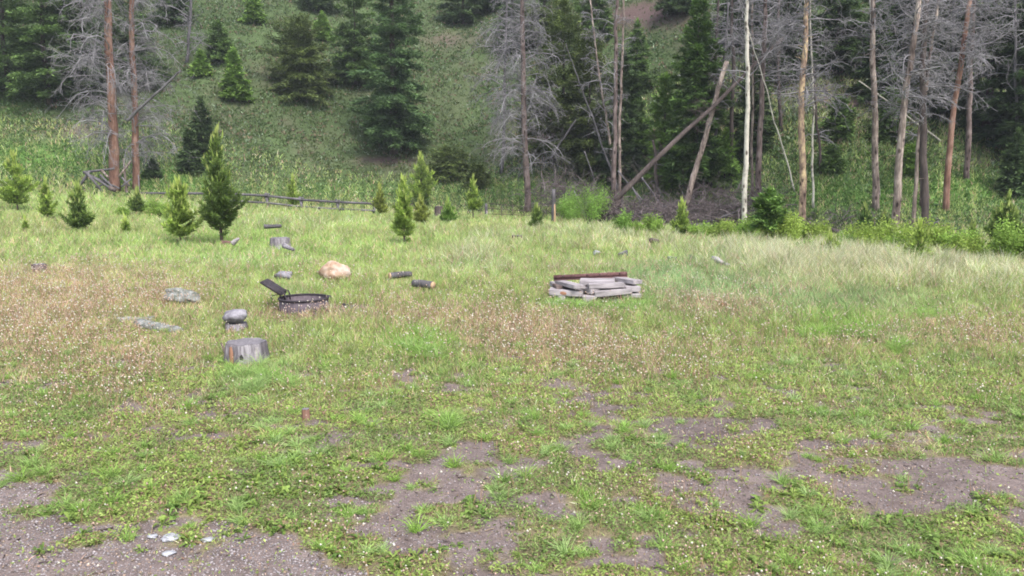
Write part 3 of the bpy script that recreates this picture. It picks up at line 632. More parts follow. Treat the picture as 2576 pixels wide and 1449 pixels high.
hill('small green fir low on the slope right of the paired trunks', 2290, 440, 370, 60, 2800, 2, pw=.5)
hill('small dark shrubby conifer on the slope between patchy and paired trunks', 2090, 430, 370, 60, 2800, 0, pw=.5)
hill('dark conifer left of the silver dead crown at the top', 1290, 130, -120, 110, 8000, 1, pw=.6)
hill('dim conifer high behind the white birch top', 1850, 120, -140, 120, 8000, 1)
# ------------------------------------------------------------------ dead trees
def limbs(n, start, az, el, L, r, droop, S=7, wob=.10):
    """curved dead limbs -> (n,S,3) points, radii"""
    d = np.stack([np.cos(az)*np.cos(el), np.sin(az)*np.cos(el), np.sin(el)], 1); P = np.empty((n, S, 3)); P[:, 0] = start
    st = (L/(S-1))[:, None]
    for j in range(1, S):
        P[:, j] = P[:, j-1]+d*st
        d = norm(d+R.normal(size=(n, 3))*wob*2+np.stack([np.zeros(n), np.zeros(n), -droop], 1)*(j/S))
    return P, r[:, None]*np.linspace(1, .35, S)[None]
def sub(P, r, m, Lf, droop, spread=1.0, S=5, wob=.16):
    n, S0, _ = P.shape; i = np.repeat(np.arange(n), m); N = len(i); s = (.25+.72*R.random(N))*(S0-1.001); a = s.astype(int); f = (s-a)[:, None]
    st = P[i, a]*(1-f)+P[i, a+1]*f; tn = norm(P[i, a+1]-P[i, a]); d = norm(tn*.7+R.normal(size=(N, 3))*spread*.6)
    Lm = np.linalg.norm(P[i, -1]-P[i, 0], axis=1)*Lf*(.4+.9*R.random(N)); Q = np.empty((N, S, 3)); Q[:, 0] = st
    for j in range(1, S):
        Q[:, j] = Q[:, j-1]+d*(Lm/(S-1))[:, None]; d = norm(d+R.normal(size=(N, 3))*wob*2+C(0, 0, -droop))
    return Q, (r[i, a]*.6)[:, None]*np.linspace(1, .5, S)[None]
def dead(label, px, py, tx, ty, wpx, bark, P=None, H=None, nb=40, h0=.3, bl=1.8, droop=.4, twig='twig', el=(-10, 35), tr=.5, azb=None, name='dead_pine', group='standing dead pines', sub1=6, sub2=3, depth=0, rt=.014, tk=None, Lpow=1., curve=0, stub=26):
    P = G(px, py) if P is None else P; s = 1/ppm(P); Tp = pix(tx, ty, P[1]); vis = Tp[2]-P[2]
    sl = (Tp[0]-P[0])/max(vis, .5); H = H or max(vis, 13.)
    r0 = wpx/2*s; root = empty(name, P-Vector((0, 0, .08)), label, 'tree', group)
    S = 26; t_ = np.linspace(0, 1, S); wx = np.cumsum(R.normal(size=S))*.022; wx = wx-t_*wx[-1]
    X = sl*H*t_+wx-wx[0]+curve*(t_**2-t_)*H; Yy = depth*t_*H; Z = t_*H
    T = np.stack([X, Yy, Z], 1); rad = r0*(1-t_*tr); rad[0] *= 1.18
    V, p = tubes(T[None], rad[None], 12, True, .16); tm = MB().add(V, p)
    mb = MB(); nb = int(nb*(1.25 if px < 1700 else .95)) if nb > 14 else nb; h0 = h0*(.8 if px < 1700 else 1.1) if nb > 14 else h0
    if stub:
        hs = R.random(stub)*.8*H; st = np.stack([np.interp(hs, Z, X), np.interp(hs, Z, Yy), hs], 1); az = R.random(stub)*6.28
        Q, rr = limbs(stub, st, az, np.radians(R.normal(size=stub)*20+5), .12+.35*R.random(stub)**2, np.full(stub, .016), np.zeros(stub), 3); V, p = tubes(Q, rr, 3); tm.add(V, p)
    tm.build('trunk', M[bark], root, smooth=True)
    if nb:
        hh = h0+(1-h0)*R.random(nb); hs = np.minimum(hh*H, H*.985); st = np.stack([np.interp(hs, Z, X), np.interp(hs, Z, Yy), hs], 1)
        az = R.random(nb)*6.28 if azb is None else np.radians(azb[0]+(R.random(nb)-.5)*2*azb[1])
        L = bl*(.45+.75*R.random(nb))*np.maximum(.25, (1-.55*np.maximum(0, hh-.55)/.45)); e = np.radians(el[0]+(el[1]-el[0])*R.random(nb))
        rr = rt*(.9+.9*R.random(nb))*(L/bl+.5)
        Q, rr = limbs(nb, st, az, e, L, rr, droop*(.6+.8*R.random(nb)))
        if nb <= 14:
            for j in range(nb):
                bm_ = MB(); V, p = tubes(Q[j:j+1], rr[j:j+1], 4); bm_.add(V, p)
                Q2, r2 = sub(Q[j:j+1], rr[j:j+1], sub1, .42, droop*.25); V, p = tubes(Q2, np.maximum(r2, .006), 3); bm_.add(V, p); bm_.build('branch', M[twig], root)
            return root
        V, p = tubes(Q, rr, 4); mb.add(V, p)
        Q2, r2 = sub(Q, rr, sub1, .42, droop*.25); V, p = tubes(Q2, np.maximum(r2, .0065), 3); mb.add(V, p)
        if sub2:
            Q3, r3 = sub(Q2, r2, sub2, .5, .05, 1.2, 4); V, p = tubes(Q3, np.maximum(r3, .0055), 3); mb.add(V, p)
    if mb.n: mb.build('crown', M[twig], root)
    return root
# left pair
dead('tall dead pine with red-brown trunk and drooping grey branches, left of its pair', 290, 482, 268, 0, 25, 'red', nb=115, h0=.26, bl=2.8, droop=.85, azb=(180, 120), el=(0, 40), sub1=8, sub2=4, H=14)
dead('dead pine with thinner red trunk and grey crown, right of its pair', 342, 478, 330, 0, 18, 'red', nb=85, h0=.16, bl=2.6, droop=.8, azb=(0, 110), el=(0, 45), sub1=8, sub2=4, H=13)
dead('faint grey dead tree high on the slope right of the left pair', 470, 160, 480, 0, 8, 'grey', nb=40, h0=.1, bl=2.6, droop=.2, sub1=6, sub2=3, H=10)
# centre
dead('dead pine with reddish grey trunk and dense drooping silver branches, centre of the photo', 1327, 536, 1317, 0, 17, 'brown', nb=120, h0=.22, bl=2.4, droop=.85, el=(0, 45), sub1=8, sub2=4, H=14)
dead('silver dead crown standing behind and left of the centre dead pine', 1265, 470, 1275, 0, 8, 'grey', P=onY(1262, 51), nb=80, h0=.30, bl=2.2, droop=.8, sub1=8, sub2=4, H=14)
dead('left stem of the double reddish trunk right of centre', 1543, 522, 1551, 0, 13, 'brown', P=onY(1543, 42), nb=26, h0=.55, bl=1.6, droop=.4, H=14, stub=50)
dead('right thinner stem of the double reddish trunk right of centre', 1555, 522, 1566, 0, 8, 'tan', P=onY(1556, 42.4), nb=14, h0=.6, bl=1.4, droop=.4, H=14)
dead('slender bare grey pole leaning left against the double trunk', 1560, 430, 1425, 112, 7, 'grey', P=onY(1562, 43.5), nb=10, h0=.2, bl=1.0, droop=.3, H=8.4, tr=.75, sub2=0)
dead('thin brown stem rising behind the double trunk and leaning slightly left', 1545, 430, 1490, 40, 8, 'tan', P=onY(1548, 44.3), nb=40, h0=.4, bl=1.5, droop=.4, H=10.5, tr=.6)
dead('broken leaning trunk with pale orange bark, right of the fallen diagonal tree', 1702, 548, 1822, 178, 15, 'tan', nb=6, h0=.5, bl=1.2, droop=.5, H=7.6, tr=.25, sub2=2, stub=60, P=onY(1700, 37.5))
dead('slim grey dead stem leaning right behind the broken leaning trunk', 1783, 520, 1812, 240, 9, 'grey', P=onY(1783, 41), nb=30, h0=.4, bl=1.4, droop=.3, H=9)
dead('straight dark brown trunk standing on the slope behind the leaning trunks', 1840, 462, 1843, 0, 11, 'dark', nb=22, h0=.55, bl=1.4, droop=.2, H=13)
dead('white birch-like trunk with black scars, brightest trunk in the photo', 1867, 562, 1879, 0, 14, 'white', P=onY(1867, 33.6), nb=14, h0=.45, bl=1.6, droop=-.15, el=(10, 60), H=12, name='birch', stub=16, group=None)
dead('dull brown trunk just right of the white birch', 1898, 505, 1918, 0, 15, 'brown', P=onY(1898, 38), nb=80, h0=.38, bl=2.2, droop=.2, H=13, sub1=7, sub2=4)
dead('thin reddish trunk between the white birch and the dull brown trunk', 1886, 515, 1893, 0, 7, 'tan', P=onY(1884, 38.5), nb=12, h0=.6, bl=1.4, H=13)
dead('patchy orange and cream barked dead pine right of the small fir', 2012, 552, 2041, 0, 18, 'patch', P=onY(2011, 34.5), nb=95, h0=.36, bl=2.0, droop=.4, H=12.5, sub1=7, sub2=4, curve=.03, stub=60)
dead('smooth thin pale stem close behind the patchy orange pine', 2035, 540, 2038, 60, 6, 'white', P=onY(2036, 35.8), nb=8, h0=.5, bl=1.2, H=10, stub=6)
dead('very thin white pole leaning left between the dull brown trunk and the patchy pine', 1992, 530, 1938, 260, 4, 'white', P=onY(1988, 37.5), nb=4, h0=.5, bl=.8, H=8, sub2=0, stub=8)
dead('dark thin stem right of the smooth pale stem', 2048, 500, 2056, 330, 7, 'dark', P=onY(2048, 38), nb=12, h0=.3, bl=1., H=5)
dead('grey-brown straight trunk paired with a white one, right of the patchy pine', 2192, 545, 2204, 0, 17, 'tan', P=onY(2191, 34.5), nb=50, h0=.45, bl=2.0, droop=.2, H=12.5, sub1=6, sub2=3, stub=60)
dead('thin white stem hugging the back of the grey-brown straight trunk', 2188, 548, 2192, 40, 7, 'white', P=onY(2197, 35.5), nb=6, h0=.5, bl=1.2, H=10, stub=6)
dead('pale grey curved trunk with swollen foot, thickest on the right', 2242, 604, 2312, 0, 20, 'tan', P=onY(2241, 30.2), nb=60, h0=.4, bl=1.9, droop=.2, H=11.5, sub1=7, sub2=4, curve=.04, stub=70)
dead('slim tan trunk right of the pale grey curved trunk', 2288, 590, 2334, 250, 11, 'tan', P=onY(2288, 31.3), nb=26, h0=.4, bl=1.4, droop=.2, H=9.5, curve=.05)
dead('dark brown straight trunk in the right hand cluster', 2318, 588, 2332, 0, 19, 'dark', P=onY(2318, 31.2), nb=80, h0=.3, bl=1.9, droop=.25, H=11.5, sub1=7, sub2=4)
dead('thin brown trunk behind the dark brown straight trunk', 2304, 560, 2330, 100, 11, 'brown', P=onY(2304, 34.5), nb=40, h0=.4, bl=1.6, H=11)
dead('leaning orange-red trunk with a torn white foot, right hand cluster', 2365, 562, 2437, 70, 16, 'red', P=onY(2365, 34.2), nb=75, h0=.38, bl=2.0, droop=.2, H=11.5, sub1=7, sub2=4, curve=.05)
dead('rightmost leaning red-brown trunk', 2410, 536, 2456, 60, 14, 'brown', P=onY(2410, 37.0), nb=70, h0=.4, bl=2.1, droop=.2, H=12, sub1=7, sub2=4, curve=.03)
dead('thin broken white stem on the grass behind the dark brown trunk', 2349, 520, 2338, 385, 5, 'white', P=onY(2350, 40), nb=3, h0=.6, bl=.6, H=3, sub2=0, stub=6)
dead('grey leafless tree behind the right hand cluster, high on the slope', 2395, 340, 2400, 0, 9, 'grey', nb=50, h0=.1, bl=2.4, droop=.1, H=11)
dead('grey dead tree at the right edge before the tall spruce', 2560, 430, 2550, 0, 8, 'grey', nb=40, h0=.2, bl=2.4, droop=.3, H=11)
dead('grey dead tree behind and above the patchy pine', 1965, 330, 1960, 0, 9, 'dark', nb=60, h0=.15, bl=2.4, droop=.2, H=11)
dead('grey dead tree on the slope behind the leaning trunk tops', 1790, 330, 1800, 0, 8, 'dark', nb=50, h0=.2, bl=2.2, droop=.3, H=11)
dead('brown foot of a trunk under the tall bright conifer', 1736, 528, 1738, 440, 11, 'red', P=onY(1737, 42), nb=0, H=2.2, stub=6)
dead('dark brown trunk left of the leaning broken trunk, under the conifers', 1656, 528, 1652, 440, 11, 'dark', P=onY(1655, 41.5), nb=6, h0=.3, bl=.8, H=3.5)
# poles and sticks leaning between the two red trunks on the left
dead('torn white limb lodged between the two red trunks', 340, 400, 302, 322, 8, 'tan', P=onY(336, 43.2), nb=0, H=1.9, stub=0, name='broken_limb', group=None)
dead('thick silver broken limb pointing up right from the second red trunk', 372, 260, 462, 166, 8, 'grey', P=onY(342, 41.6)+Vector((.1, 0, 3.9)), nb=4, h0=.2, bl=.7, H=2.5, stub=5, sub2=0, name='broken_limb', group=None)
# ------------------------------------------------------------------ fallen diagonal tree with root plate
def log(name, label, cat, A, B, r1, r2, mat, k=10, group=None, lump=.12, ends=None, branches=0, twig='twigd'):
    A = Vector(A); B = Vector(B); root = empty(name, A, label, cat, group) if (ends or branches) else None
    d = np.array(B-A); S = 8; t_ = np.linspace(0, 1, S)[:, None]; T = d*t_+np.cumsum(R.normal(size=(S, 3)), 0)*.006*np.linalg.norm(d)*np.sin(t_*math.pi)
    V, p = tubes(T[None], np.linspace(r1, r2, S)[None], k, True, lump)
    tm = MB().add(V, p)
    def lim(nb):
        h = R.random(nb)*.85+.1; st = T[0]+d*h[:, None]; az = R.random(nb)*6.28
        Q, rr = limbs(nb, st, az, np.radians(-30+100*R.random(nb)), .3+1.2*R.random(nb), np.full(nb, .012), np.full(nb, .15)); V, p = tubes(Q, rr, 3); b_ = MB().add(V, p)
        Q2, r2_ = sub(Q, rr, 5, .5, .1); V, p = tubes(Q2, np.maximum(r2_, .004), 3); return b_.add(V, p)
    if 0 < branches < 100:
        b_ = lim(branches); tm.add(np.concatenate(b_.V), [np.concatenate(q_) for q_ in b_.P.values()]); branches = 0; root = root if ends else (bpy.data.objects.remove(root), None)[1]
    o = tm.build('trunk' if root else name, M[mat], root, smooth=True)
    if not root: o.location = A; tag(o, label, cat, group); return o
    if ends:
        n = norm(d); V, p = tubes(np.stack([T[0]-n*.004, T[0]-n*.02])[None], np.full((1, 2), r1*.93), k, True); mk('cut_end', V, p, M[ends], root)
    if branches:
        lim(branches).build('branches', M[twig], root)
    return root
def at(px, Y, dz=0):
    p = onY(px, Y); return p+Vector((0, 0, dz))
ft = log('fallen_tree', 'long dark tree fallen diagonally up to the right with its roots torn out', 'tree', pix(1526, 526, 35), pix(1975, 92, 38.5), .125, .07, 'dark', 12, branches=60)
mb = MB()
nr = 260; A0 = np.zeros((nr, 3)); az = R.random(nr)*6.28
dirp = np.array((pix(1975, 92, 39.5)-pix(1528, 545, 36.5)).normalized())
u1 = norm(np.cross(dirp, C(0, 1, 0))); u2 = np.cross(dirp, u1)
Q = np.empty((nr, 6, 3)); d = u1*np.cos(az)[:, None]*.8+u2*np.sin(az)[:, None]-dirp*.45+R.normal(size=(nr, 3))*.3; d = norm(d); Q[:, 0] = dirp*.1; Lr = .5+.85*R.random(nr)
for j in range(1, 6):
    Q[:, j] = Q[:, j-1]+d*(Lr/5)[:, None]; d = norm(d+R.normal(size=(nr, 3))*.3+C(0, 0, -.12))
V, p = tubes(Q, (.012+.035*R.random(nr))[:, None]*np.linspace(1, .25, 6)[None], 4); mb.add(V, p)
mb.build('roots', M['twigd'], ft)
def blobrock(c, r, seed, sq=(1, 1, 1), nse=.22, sub_=3, cut=None):
    import bmesh
    bm = bmesh.new(); bmesh.ops.create_icosphere(bm, subdivisions=sub_, radius=1)
    V = np.array([v.co[:] for v in bm.verts]); Fc = np.array([[v.index for v in f.verts] for f in bm.faces]); bm.free()
    n = 1+nse*(vn(V[:, 0]*1.3+seed, V[:, 1]*1.3+V[:, 2]*1.7, .8, seed)-.5)*2+nse*.5*(vn(V[:, 0]*3+seed, V[:, 1]*3+V[:, 2]*4, .8, seed+1)-.5)
    V = V*n[:, None]
    if cut: V[:, 2] = np.where(V[:, 2] > cut, cut+(V[:, 2]-cut)*.15, V[:, 2])
    return V*np.array(sq)*r+np.array(c), [Fc]
V, p = blobrock((-.1, .1, -.2), .6, 5, (1.05, .6, .9), .6); mk('root_soil', V, p, rockmat('root_soil', (.02, .015, .014), (.05, .038, .035), (.10, .08, .075), 7), ft)
# brush heap and logs around it
brush = MB()
for (cx, cy, Y, nb, sp, L0) in [(1440, 455, 42, 80, 1.1, 1.3), (1400, 440, 43, 50, .8, 1.5), (1620, 545, 37.5, 90, 1.5, 1.), (1730, 548, 37, 70, 1.6, 1.), (1830, 535, 37.5, 90, 1.5, 1.), (1660, 560, 36.5, 60, 1., .8), (1900, 530, 37, 60, 1.3, 1.), (2080, 570, 33, 50, 1.8, .6), (1600, 540, 35.5, 80, 1.0, 1.1), (1720, 560, 34.5, 70, 1.0, .8), (1570, 500, 39, 50, .8, 1.4), (1765, 520, 39, 60, 1.8, 1.2)]:
    c = np.array(onY(cx, Y)); 
    if cy < 500: c = c+C(0, 0, .9)
    nb = int(nb*1.8); st = c+R.normal(size=(nb, 3))*C(sp*.8, .5, .34)+C(0, 0, .36)
    Q, rr = limbs(nb, st, R.random(nb)*6.28, np.radians(R.normal(size=nb)*28+8), L0*(.4+R.random(nb)), .010+.02*R.random(nb), np.full(nb, .1)); V, p = tubes(Q, rr, 3); brush.add(V, p)
    Q2, r2 = sub(Q, rr, 4, .5, .05); V, p = tubes(Q2, np.maximum(r2, .004), 3); brush.add(V, p)
tag(brush.build('brushwood', M['twigd']), 'tangle of grey-brown fallen brushwood below the dead pines', 'brushwood', kind='stuff')
LG = 'logs lying under the dead pines'
def glog(label, u1_, v1_, u2_, v2_, Y1, Y2, r, mat='brown', **k):
    return log('fallen_log', label, 'log', pix(u1_, v1_, Y1), pix(u2_, v2_, Y2), r, r*.75, mat, group=LG, **k)
glog('pink-grey log with peeling bark beside the torn roots', 1540, 556, 1630, 524, 37, 38, .09, 'tan', branches=8)
glog('long thin horizontal log behind the brushwood', 1600, 530, 1835, 528, 39.5, 39.5, .07, 'tan')
glog('grey log lying in the grass left of the white birch foot', 1738, 566, 1835, 580, 35, 34, .11, 'grey')
glog('dark brown log rising to the right behind the trunks left of the birch', 1720, 555, 1855, 520, 37.3, 38.2, .08, 'brown', branches=10)
glog('dark log in the grass between the patchy pine and the paired trunks', 2020, 560, 2130, 590, 33, 31.5, .12, 'dark', branches=8)
glog('short charred log left of the swollen foot of the curved trunk', 2140, 592, 2215, 608, 30.6, 30.0, .09, 'dark')
glog('thin pale stick lying low between the curved and the dark brown trunks', 2262, 574, 2330, 573, 32, 32.2, .035, 'grey')
glog('thin grey stick lying right of the dark brown trunk', 2335, 566, 2362, 556, 32.5, 33, .03, 'grey')
glog('grey thin log slanting on the slope at the right edge', 2545, 500, 2576, 545, 38, 36, .08, 'grey', branches=6)
glog('thin grey stick leaning among the bushes at the torn roots, left side', 1444, 480, 1480, 560, 39.5, 37, .03, 'grey')
glog('grey stick slanting down to the right behind the fallen diagonal tree', 1470, 380, 1500, 470, 42, 42, .03, 'grey')
glog('straight grey pole slanting down right below the diagonal tree', 1555, 430, 1645, 540, 41.5, 40, .045, 'grey')
glog('second grey pole slanting down right next to the fallen diagonal tree', 1590, 470, 1628, 540, 41, 39.5, .035, 'grey')
glog('forked grey dead branch arching in the dark under the olive conifers', 1385, 400, 1450, 300, 46, 46.5, .06, 'grey', branches=14)
glog('dark slanting log on the slope right of the dark straight trunk', 1800, 440, 1870, 485, 46, 44, .07, 'grey')
glog('slim grey trunk resting low across the brushwood right of the torn roots', 1575, 548, 1700, 512, 36.5, 37.5, .06, 'grey', branches=10)
glog('dark trunk slanting down to the left behind the leaning broken trunk', 1640, 556, 1760, 470, 37.5, 40, .07, 'dark', branches=12)
glog('thin grey trunk slanting down to the right between the leaning trunks', 1610, 440, 1690, 556, 41, 38, .05, 'grey', branches=8)
glog('low brown log at the front edge of the brushwood by the conical pine', 1610, 572, 1700, 566, 35, 35.5, .08, 'brown', branches=10)
glog('grey log tilted up to the right before the white birch', 1775, 560, 1862, 528, 36, 37, .06, 'grey', branches=10)
glog('dark broken log low on the left of the white birch foot', 1790, 548, 1850, 556, 36, 35.5, .08, 'dark', branches=6)
# ------------------------------------------------------------------ leafy shrubs
def shrub(label, px, py, hpx, wpx, Y=None, tone=0, n=2600, leaf=.055):
    P = G(px, py) if Y is None else onY(px, Y); s = 1/ppm(P); h = hpx*s; r = wpx/2*s
    root = empty('leafy_shrub', P-Vector((0, 0, .02)), label, 'shrub', 'leafy shrubs along the meadow edge')
    ns = 16; az = R.random(ns)*6.28; Q, rr = limbs(ns, np.zeros((ns, 3)), az, np.radians(45+45*R.random(ns)), h*(.6+.5*R.random(ns)), np.full(ns, .009), np.full(ns, -.05))
    k = min(1.4, r/(h*.45)); Q[:, :, :2] *= k
    V, p = tubes(Q, rr, 4); mk('stems', V, p, M['brown'], root)
    i = R.integers(0, ns, n); sidx = 2+4*R.random(n)**.7; a = np.minimum(sidx.astype(int), 5); f = (sidx-a)[:, None]
    c = Q[i, a]*(1-f)+Q[i, np.minimum(a+1, 6)]*f+R.normal(size=(n, 3))*C(r*.16, r*.16, h*.10); c[:, 2] = np.abs(c[:, 2])
    cc = [(C(.22, .37, .06), C(.34, .48, .10)), (C(.18, .34, .06), C(.29, .46, .09)), (C(.28, .41, .07), C(.41, .52, .11))][tone]
    col = mixc(cc[0]+np.zeros((n, 3)), cc[1], R.random(n))*(.7+.5*R.random((n, 1)))*((.75+.5*R.random(ns))[i])[:, None]
    L = leaf*(.6+.8*R.random(n)); V, p, c2 = diamonds(c, norm(R.normal(size=(n, 3))+C(0, 0, .4)), L, L*.55, norm(R.normal(size=(n, 3))), col)
    mk('foliage', V, p, M['leaf'], root, cols=c2)
SH = [('round bright shrub left of the torn root plate', 1475, 570, 66, 62, 1), ('low green shrub under the left bushes beside the broken snag', 1430, 560, 34, 60, 1),
      ('low green shrub just right of the torn root plate', 1572, 592, 34, 36, 1), ('tiny shrub between the root plate and the conical pine, left one', 1600, 592, 30, 30, 0),
      ('tiny shrub between the root plate and the conical pine, right one', 1640, 598, 34, 34, 0), ('yellow-green shrub right of the conical pine', 1770, 605, 46, 80, 0),
      ('low yellow shrub midway between the conical pine and the birch foot', 1825, 608, 36, 70, 2), ('shrub at the foot of the white birch', 1880, 612, 56, 66, 0),
      ('shrub behind the bare stem of the small fir', 1950, 600, 44, 56, 0), ('yellow shrub right of the small fir stem', 1968, 632, 60, 80, 2),
      ('leafy shrub beneath the patchy orange pine', 2015, 628, 56, 80, 0), ('broad yellow shrub left of the pointed pine in pale grass', 2050, 632, 46, 76, 2),
      ('bright shrub between the pointed pine and the curved trunk', 2152, 640, 56, 76, 0), ('small dark green shrub in front of the bright shrub left of the curved trunk', 2128, 646, 32, 46, 1),
      ('yellow-green shrub at the swollen foot of the curved trunk', 2212, 648, 56, 86, 2), ('leafy shrub below the slim tan trunk', 2268, 652, 50, 76, 0),
      ('wide shrub in front of the dark brown trunk', 2335, 660, 66, 100, 2), ('shrub right of the wide one before the dark brown trunk', 2390, 660, 60, 86, 0),
      ('small yellow shrub left of the small dark pine', 2415, 668, 38, 50, 2), ('bright big leaved shrub at the right edge under the large pine', 2530, 680, 74, 84, 0),
      ('last bright shrub cut by the right edge of the photo', 2580, 672, 66, 70, 0), ('dark green shrub at the feet of the yellow-green thin pine', 2285, 690, 36, 52, 1),
      ('low shrub in the pale grass in front of the patchy orange trunk', 2030, 655, 30, 46, 1), ('low yellow bush in the pale grass left of the yellow-green thin pine', 2255, 672, 34, 50, 2),
      ('low green bush in the grass right of the yellow-green thin pine', 2365, 690, 30, 50, 1), ('faint shrub in front of the two red trunks on the left', 405, 545, 36, 56, 0), ('low shrub beside the dull olive pine on the left', 310, 545, 20, 40, 0)]
for (lb, px, py, h_, w_, tn) in SH:
    q_ = .9+.75*R.random(); shrub(lb, px, py, h_*q_*1.1, w_*(.75+.35*q_), tone=tn, n=int((900+38*w_)*q_))
# ------------------------------------------------------------------ fences
def bars(mb, A, B, r, k=6, r2=None):
    V, p = tubes(np.array([A, B], float)[None], np.array([[r, r2 or r]]), k, True, .1); mb.add(V, p)
def rail_fence():
    Y = 43.; pts = [(355, 486, 497), (560, 486, 510), (672, 492, 518), (758, 502, 522), (850, 508, 530), (942, 512, 534)]
    P0 = pix(672, 518, Y); root = empty('rail_fence', P0, 'low weathered grey two-rail wooden fence along the far side of the meadow', 'fence')
    ps = [(pix(u, a, Y)-P0, pix(u, b_+14, Y)-P0) for u, a, b_ in pts]
    for k, (a, b_) in enumerate(ps):
        if k == 0: continue
        mb = MB(); a = np.array(a); b_ = np.array(b_)
        bars(mb, b_+C(.22, -.35, 0), a+C(-.12, .12, .12), .075); bars(mb, b_+C(-.2, .45, 0), a+C(.1, -.1, .1), .07)
        mb.build('buck_post', M['grey'], root)
    for k in range(len(ps)-1):
        a, b_ = np.array(ps[k][0]), np.array(ps[k+1][0])
        mb = MB(); bars(mb, a+C(-.15, -.05, .0), b_+C(.15, -.05, -.01), .07); mb.build('rail', M['grey'], root, smooth=True)
        if k > 0: 
            mb = MB(); h_ = -.36; bars(mb, a+C(-.1, -.22, h_), b_+C(.1, -.22, h_-.02), .06); mb.build('rail', M['grey'], root, smooth=True)
rail_fence()
def broken_fence():
    Y = 41.2; P0 = pix(255, 482, Y); root = empty('broken_fence', P0, 'collapsed grey pole fence section leaning beside the leftmost red trunk', 'fence')
    def pole(u1_, v1_, u2_, v2_, r, d1=0, d2=0, mat='grey'):
        mb = MB(); bars(mb, np.array(pix(u1_, v1_, Y+d1)-P0), np.array(pix(u2_, v2_, Y+d2)-P0), r, 7, r*.8); mb.build('pole', M[mat], root, smooth=True)
    pole(196, 476, 226, 430, .08); pole(212, 432, 285, 478, .07, .1, -.1); pole(214, 436, 300, 474, .06, .4, .2); pole(218, 434, 262, 488, .07, -.1, 0)
    pole(208, 434, 288, 424, .07, .2, .9); pole(256, 428, 272, 446, .07, .5, .2, 'tan'); pole(252, 440, 282, 470, .06, .3, -.1); pole(240, 472, 275, 458, .05, .2, .6)
    pole(274, 472, 292, 480, .12, -.3, -.2, 'dark'); pole(298, 446, 330, 404, .06, 1.2, 1.6, 'tan'); pole(300, 440, 326, 468, .05, 1.4, 1.1); pole(306, 470, 330, 450, .05, 1.0, 1.4)
    pole(352, 500, 348, 440, .035, .5, .5)
broken_fence()
def post(label, px, vb, vt, wpx, Y, mat='grey', lean=0, name='fence_post', split=None, group=None):
    a = pix(px, vb+10, Y); b_ = pix(px+lean, vt, Y); root = empty(name, a, label, 'post', group); r = wpx/2*Y/F
    T = np.linspace(0, 1, 5)[:, None]*np.array(b_-a); V, p = tubes(T[None], np.linspace(r*1.15, r*.85, 5)[None], 8, True, .12); mk('shaft', V, p, M[mat], root, smooth=True)
    if split:
        T2 = np.linspace(0, .62, 4)[:, None]*np.array(b_-a)+C(r*.45, -r*.75, 0); V, p = tubes(T2[None], np.linspace(r*.85, r*.25, 4)[None], 7, True, .1); mk('split_face', V, p, M[split], root, smooth=True)
post('short pale split post standing right of the slim light pine', 1223, 549, 512, 8, 40, 'grey', 0, split='plank')
post('broken grey snag post with a fresh yellow split at its foot', 1393, 564, 476, 11, 37.5, 'grey', -1, name='broken_post', split='sawn')
post('dark leaning post on the bare slope at far left', 124, 358, 312, 5, 53, 'dark', -9)
post('thin dark green steel fence post right of the dark brown trunk', 2373, 592, 566, 3.2, 29.6, 'dark', 1, group='steel fence posts on the right')
post('thin steel fence post below the paired trunks', 2201, 588, 556, 2.6, 30, 'dark', -1, group='steel fence posts on the right')
def wire_fence():
    Y = 41; us = [1232, 1262, 1290, 1318, 1345]; P0 = pix(1232, 550, Y); root = empty('wire_fence', P0, 'sagging wire fence between the pale split post and the centre dead pine', 'fence')
    for k, u in enumerate(us[1:], 1):
        mb = MB(); bars(mb, np.array(pix(u, 552, Y)-P0), np.array(pix(u, 514+k*2, Y)-P0), .018, 5); mb.build('stake', M['dark'], root)
    for a, b_ in ((512, 522), (524, 532), (538, 542)):
        mb = MB(); bars(mb, np.array(pix(1228, a, Y)-P0), np.array(pix(1345, b_, Y)-P0), .014, 4); mb.build('wire', M['dark'], root)
wire_fence()
# ------------------------------------------------------------------ stumps, rocks, logs in the meadow
def stump(label, px, py, wpx, hpx, mat='stumpside', top='stumptop', flare=1.25, tilt=0, fluted=.16, name='tree_stump', extra=None, k=40):
    P = G(px, py); s = 1/ppm(P); r = wpx/2*s; h = hpx*s+.04
    root = empty(name, P-Vector((0, 0, .04)), label, 'stump', None)
    a = np.arange(k)*2*math.pi/k; lob = 1+fluted*(vn(np.cos(a)*2+px, np.sin(a)*2, .55, 3)-.5)+fluted*.4*np.sin(a*7+px)
    Z = np.array([0, .3, .65, .93, 1.])*h; RR = np.array([flare, 1.08, 1.0, .97, .93])
    V = np.array([[(r*q*l*math.cos(t_), r*q*l*math.sin(t_), z+tilt*math.cos(t_)*r*z/h+.012*h*math.sin(5*t_+px)*(z > .9*h)) for t_, l in zip(a, lob)] for z, q in zip(Z, RR)])
    idx = np.arange(5*k).reshape(5, k); q = np.stack([idx[:-1], np.roll(idx[:-1], -1, 1), np.roll(idx[1:], -1, 1), idx[1:]], -1).reshape(-1, 4)
    mk('body', V.reshape(-1, 3), [q], M[mat], root, smooth=True)
    tv = V[-1].copy(); c = tv.mean(0); c2 = c-C(0, 0, .06*h); ring = c+(tv-c)*.6-C(0, 0, .04*h)
    VV = np.concatenate([tv+C(0, 0, .002), ring, [c2]]); i0 = np.arange(k); j0 = np.roll(i0, -1)
    mk('cut_top', VV, [np.stack([i0, j0, j0+k, i0+k], -1), np.stack([i0+k, j0+k, np.full(k, 2*k)], -1)], M[top], root, smooth=True)
    return root, r, h
st, r, h = stump('weathered grey stump with an orange rotten streak and a knot hole, nearest the camera', 622, 908, 100, 50, flare=1.03, fluted=.22, tilt=.0, k=72)
